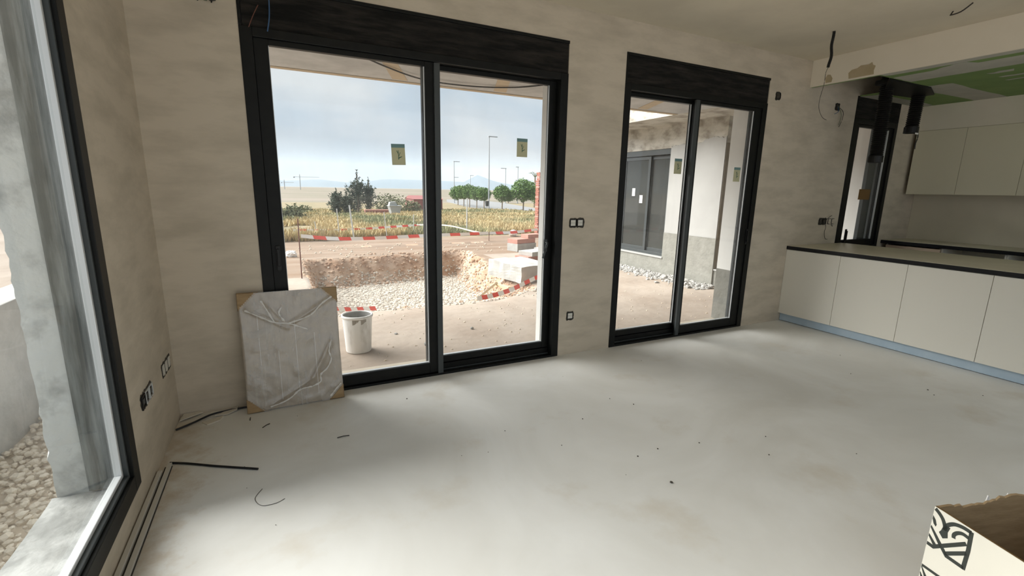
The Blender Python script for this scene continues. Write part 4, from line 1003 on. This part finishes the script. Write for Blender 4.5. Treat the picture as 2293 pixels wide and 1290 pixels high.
# fence posts
for k, (x, y, h, ln, lab) in enumerate(((1.75, 13, .55, .05, 'thin pale fence post farthest left in the dry grass'), (2.35, 12.2, .95, .04, 'slim galvanised post left of the leaning twin'), (2.78, 12.1, 1.05, .10, 'thicker leaning galvanised post right of the slim one'), (4.0, 13, .85, .08, 'pale leaning post before the white container'), (6.95, 13, 1.35, -.02, 'upright galvanised post in the grass right of the mullion'), (.62, 11.5, 1.1, .02, 'pale upright post at the left edge of the grass'), (5.05, 13.4, .75, 0, 'thin pale post just right of the door mullion'))):
    z = gz(x, y); t = thing('fence_post', lab, 'post', (x, y, z)); obj('post', T([(0, 0, -.1), (-ln, 0, h)], .024 if k in (2, 4) else .014, 8), 'galvanised', t); obj('cap', T([(-ln, 0, h), (-ln, 0, h+.02)], .028 if k in (2, 4) else .018, 8), 'galvanised', t)
# white sack near the tape
bm = bmesh.new(); rock(bm, (0, 0, 0), .16, 2, 77); o = obj('sack', bm, 'tape_white', label='small white bag lying beyond the tape near the brick pillar', cat='bag'); o.location = (7.9, 11.0, gz(7.9, 11)+.1)

# ------------------------------------------------------------------ dry grass, shrubs, trees
def blades(sets, name, lab, cat, nb=7):
    V, F, MI = [], [], []
    for mi, (items, m) in enumerate(sets):
        for (x, y, z, h, w) in items:
            for b in range(nb):
                a = rg.random()*6.28; lx, ly = math.cos(a), math.sin(a); sp = rg.uniform(.1, .6)*w; hh = h*rg.uniform(.6, 1.1); o = len(V)
                bx, by = x+lx*sp*.5, y+ly*sp*.5; t_ = .012+.0012*y
                V += [(bx-ly*t_, by+lx*t_, z-.03), (bx+ly*t_, by-lx*t_, z-.03), (bx+lx*sp*.9+ly*t_*.6, by+ly*sp*.9-lx*t_*.6, z+hh*.65), (bx+lx*sp*1.6, by+ly*sp*1.6, z+hh)]
                F += [(o, o+1, o+2), (o, o+2, o+3)]; MI += [mi, mi]
    o = raw(name, V, F, sets[0][1], kind='stuff', label=lab, cat=cat)
    for it_, m in sets[1:]: o.data.materials.append(MATS[m])
    o.data.polygons.foreach_set('material_index', MI); return o
A_, B_, C_ = [], [], []
for k in range(26000):
    y = 11.2 + 46*rg.random()**1.6; x = .5+(y+3.5)*rg.uniform(.0, .60)+rg.uniform(-.5, .5)
    den = noise.noise(Vector((x*.35, y*.22, 1)))
    if den < -.28: continue
    if y < 12.3 and rg.random() < .6: continue
    if on_road(x, y): continue
    if abs(x-9.62) < .5 and abs(y-12) < .4: continue
    h = rg.uniform(.12, .34)*(1+.5*noise.noise(Vector((x*.5, y*.4, 9))))
    q = noise.noise(Vector((x*.25, y*.16, 5))) + .3*rg.uniform(-1, 1)
    (A_ if q > .05 else B_ if q > -.25 else C_).append((x, y, gz(x, y), h, .22))
blades(((A_, 'straw'), (B_, 'straw_b'), (C_, 'olive')), 'dry_grass', 'dry straw and olive grass covering the field beyond the tapes', 'grass')
def leaves(parent, pts, s, m, name='foliage', aspect=1.6):
    V, F = [], []
    for p in pts:
        a, b = rg.random()*6.28, rg.uniform(-1, 1); d = Vector((math.cos(a), math.sin(a), b)).normalized(); e = d.cross(Vector((rg.uniform(-1, 1), rg.uniform(-1, 1), rg.uniform(-1, 1)))).normalized(); k = s*rg.uniform(.6, 1.3); o = len(V); p = Vector(p)
        V += [tuple(p-e*k*.5), tuple(p+d*k*aspect), tuple(p+e*k*.5), tuple(p-d*k*.6)]; F.append((o, o+1, o+2, o+3))
    return raw(name, V, F, m, parent)
def tree_round(x, y, h, cr, lab, m='leaf_green', group='round roadside trees', n=2600, zb=None, name='street_tree', cz=.62, squash=.85):
    z = gz(x, y) if zb is None else zb; t = thing(name, lab, 'tree', (x, y, z), group=group); c = Vector((0, 0, h-cr*squash)); pts = []
    obj('trunk', T([(0, 0, -.2), (.03, 0, h*.3), (.0, .02, c.z)], [.09, .075, .05], 8), 'bark', t)
    for k in range(n):
        d = Vector((rg.gauss(0, 1), rg.gauss(0, 1), rg.gauss(0, 1))).normalized(); R = cr*(rg.random()**.33)*(1+.22*noise.noise(d*2.2+Vector((x, y, 0))))
        pts.append((c.x+d.x*R, c.y+d.y*R, c.z+d.z*R*squash))
    leaves(t, pts, cr*.085, m); return t
for k, (x, y, h, cr, lab) in enumerate(((24.8, 48, 3.15, 1.15, 'round green roadside tree right of the tall lamp post'), (26.9, 46.5, 3.85, 1.55, 'largest round green roadside tree near the brick pillar'), (30.0, 78, 3.5, 1.5, 'last round tree at the left end of the roadside row'), (28.7, 71.5, 3.55, 1.4, 'dense round tree second from the left end of the row'), (28.0, 67, 3.6, 1.3, 'dense round tree third from the left end of the row'), (27.6, 63, 3.3, 1.2, 'round tree fourth from the left end of the row'), (27.1, 59, 3.15, 1.1, 'darker round tree just left of the tall lamp post'), (30.3, 49, 3.2, 1.3, 'light green tree half hidden by the brick pillar'), (47, 92, 3.0, 1.6, 'low pale green tree behind between the two round trees'))):
    tree_round(x, y, h, cr, lab)
def conifer(x, y, h, rad, lab, n, seed):
    z = gz(x, y); t = thing('conifer', lab, 'tree', (x, y, z), group='dark tamarisk-like trees'); rr = random.Random(seed); pts = []
    for b in range(64):
        a = rr.random()*6.28; s0 = rr.random()**.8; zb = h*(.02+.66*s0); L = rad*(1.1-.62*s0)*rr.uniform(.6, 1.2); up = rr.uniform(.55, 1.5)
        for k in range(n):
            q = rr.random(); p = Vector((math.cos(a)*L*q, math.sin(a)*L*q, zb+L*q*up*.9)); w = .035+.10*(1-q)
            pts.append(tuple(p+Vector((rr.gauss(0, w), rr.gauss(0, w), rr.gauss(0, w*1.3)))))
    for k in range(n*5):
        q = rr.random(); w = .12*(1.1-q); pts.append((rr.gauss(0, w), rr.gauss(0, w), h*(.1+.93*q)))
    obj('trunk', T([(0, 0, -.2), (0, 0, h*.6), (.03, 0, h*.95)], [.12, .06, .02], 8), 'bark', t); leaves(t, pts, .07, 'conifer', aspect=2.2)
conifer(7.0, 40, 3.75, 1.15, 'tallest dark conifer in the middle of the field', 46, 1)
conifer(8.05, 40.6, 3.2, 1.0, 'dark conifer at the right of the tallest one', 40, 2)
conifer(5.15, 39.5, 2.2, .75, 'lower dark conifer at the left of the clump', 36, 3)
conifer(5.95, 39.2, 1.9, .65, 'smallest dark conifer between the low and the tall one', 34, 4)
def shrub(x, y, w, h, lab, m='leaf_dull', n=900):
    z = gz(x, y); t = thing('shrub', lab, 'shrub', (x, y, z), group='low shrubs in the field'); pts = []
    for k in range(n):
        d = Vector((rg.gauss(0, 1), rg.gauss(0, 1), abs(rg.gauss(0, 1)))).normalized(); R = rg.random()**.4*(1+.3*noise.noise(d*2.5+Vector((x, 0, 0)))); pts.append((d.x*w*R, d.y*w*R*.7, d.z*h*R))
    leaves(t, pts, .10, m, 'foliage', 2.0); obj('stem', T([(0, 0, -.1), (.05, 0, h*.5)], .05, 6), 'bark', t)
shrub(9.9, 42, 1.2, 1.9, 'pale olive shrub right behind the dark conifers'); shrub(11.2, 43, 1.5, 1.75, 'broad olive shrub before the red building'); shrub(12.9, 44, 1.0, 1.3, 'small olive shrub at the red building corner')
shrub(1.4, 30, 1.0, .9, 'green shrub at the far left of the field', 'leaf_dull'); shrub(2.9, 46, .9, .7, 'low dark shrub far left before the plain', 'leaf_dull', 500)
# palm far right
t = thing('palm', 'thin palm behind the right hand roadside trees', 'tree', (40.3, 68, gz(40.3, 68)))
obj('trunk', T([(0, 0, -.2), (.05, 0, 5.0)], .14, 8), 'bark', t)
for k in range(9):
    a = k*.7; obj('frond', T([(0.05, 0, 5.0), (.05+.7*math.cos(a), .7*math.sin(a), 5.75+.1*(k % 3)), (.05+1.25*math.cos(a), 1.25*math.sin(a), 5.7)], [.04, .05, .01], 4), 'leaf_dull', t)
# red buildings, container, cranes
t = thing('shed', 'low red painted wall beside the dark conifers', 'shed', (7.75, 36.5, gz(7.75, 36.5)))
obj('wall', B((-.75, 1.35, -.3, .3, -.2, .42)), 'red_paint', t); obj('coping', B((-.78, 1.38, -.34, .34, .42, .49), bevel=.01), 'brick_pink', t)
t = thing('barn', 'red long building beyond the olive shrubs', 'building', (16.4, 52, gz(16.4, 52)))
obj('wall', B((-1.8, 1.6, -2, 2, -.3, 1.45)), 'red_paint', t)
bm = bmesh.new(); prism(bm, [(-2.15, 1.45), (2.15, 1.45), (0, 1.85)], 0, -1.9, 1.7); obj('roof', bm, 'red_paint', t)
t = thing('container', 'pale tapered skip standing in the grass before the shrubs', 'skip', (8.98, 34.5, gz(8.98, 34.5)+.18))
bm = bmesh.new(); prism(bm, [(-.32, .1), (.32, .1), (.46, .62), (-.46, .62)], 1, -.5, .5); obj('body', bm, 'pale_metal', t); obj('rim', B((-.5, .5, -.55, .55, .62, .68), bevel=.01), 'pale_metal', t); obj('foot', B((-.3, -.2, -.4, .4, -.25, .1), (.2, .3, -.4, .4, -.25, .1)), 'pale_metal', t)
bm = bmesh.new(); prism(bm, [(-.45, .0), (.2, .0), (.05, .3), (-.38, .27)], 1, -.3, .3); o = obj('load', bm, 'pale_metal', t); o.location = (0, 0, .68)
def crane(x, y, h, jib, lab):
    t = thing('tower_crane', lab, 'crane', (x, y, -1.3))
    obj('mast', T([(0, 0, -1), (0, 0, h)], .28, 4), 'lamp_grey', t); obj('jib', T([(-jib*.3, 0, h-1.2), (jib, 0, h-1.2)], .13, 4), 'lamp_grey', t)
    obj('counterweight', B((-jib*.32, -jib*.24, -.4, .4, h-2.0, h-1.2)), 'lamp_grey', t); obj('tower_head', T([(0, 0, h), (0, 0, h+1.0)], [.3, .1], 4), 'lamp_grey', t)
crane(17, 400, 10.8, 14, 'thin tower crane with a long jib far beyond the plain'); crane(6.2, 420, 6.6, 7, 'smaller tower crane at the left edge of the plain')
# street lamps
def lamp(x, y, h, arm, lab, two=False):
    z = gz(x, y) if y < 88 else -1.42; t = thing('street_lamp', lab, 'street lamp', (x, y, z), group='street lamps along the road')
    obj('pole', T([(0, 0, -.1), (0, 0, h)], [.11, .06], 8), 'lamp_grey', t); obj('head', B((-.15 if arm > 0 else -arm_len(arm), arm_len(arm) if arm > 0 else .15, -.12, .12, h-.05, h+.07), bevel=.02), 'lamp_grey', t); obj('base', B((-.2, .2, -.2, .2, -.1, .12), bevel=.02), 'lamp_grey', t)
    if two: obj('lower_head', B((-.1, .9, -.1, .1, h*.62, h*.62+.1), bevel=.02), 'lamp_grey', t)
def arm_len(a): return abs(a)
lamp(27.2, 57.5, 9.9, 1.2, 'tallest street lamp rising beside the round trees'); lamp(33.5, 89.9, 8.35, 1.2, 'street lamp with a second lower head at the left end of the tree row', True)
lamp(45.2, 89.9, 7.4, -1.2, 'street lamp right of the tallest lamp'); lamp(48.2, 89.9, 7.8, -.6, 'street lamp above the largest round tree'); lamp(52.7, 130, 6.9, 1.0, 'small distant lamp between the left lamp and the tallest one')
t = thing('litter_bin', 'small dark litter bin at the foot of the tallest street lamp', 'bin', (26.5, 56.5, gz(26.5, 56.5)))
obj('post', T([(0, 0, -.1), (0, 0, .9)], .05, 6), 'lamp_grey', t); obj('basket', T([(0, 0, .55), (0, 0, 1.25)], [.22, .3], 10), 'anthracite_grey', t)

# trowel ridges left in the screed
fl = bpy.data.objects['floor']
for pts in ([(1.72, -1.80), (2.1, -1.72), (2.55, -1.62), (2.66, -1.60)], [(1.72, -1.80), (1.66, -1.74), (1.62, -1.66)], [(2.66, -1.60), (2.85, -1.78)], [(3.0, -2.35), (3.5, -2.62), (3.9, -2.78)]):
    obj('trowel_ridge', T([(x, y, -.0035) for x, y in smooth_path([(p[0], p[1], 0) for p in pts], 4) for x, y in [(x, y)]] if False else [(q.x, q.y, -.0043) for q in smooth_path([(p[0], p[1], 0) for p in pts], 4)], .0050, 6), 'screed', fl)
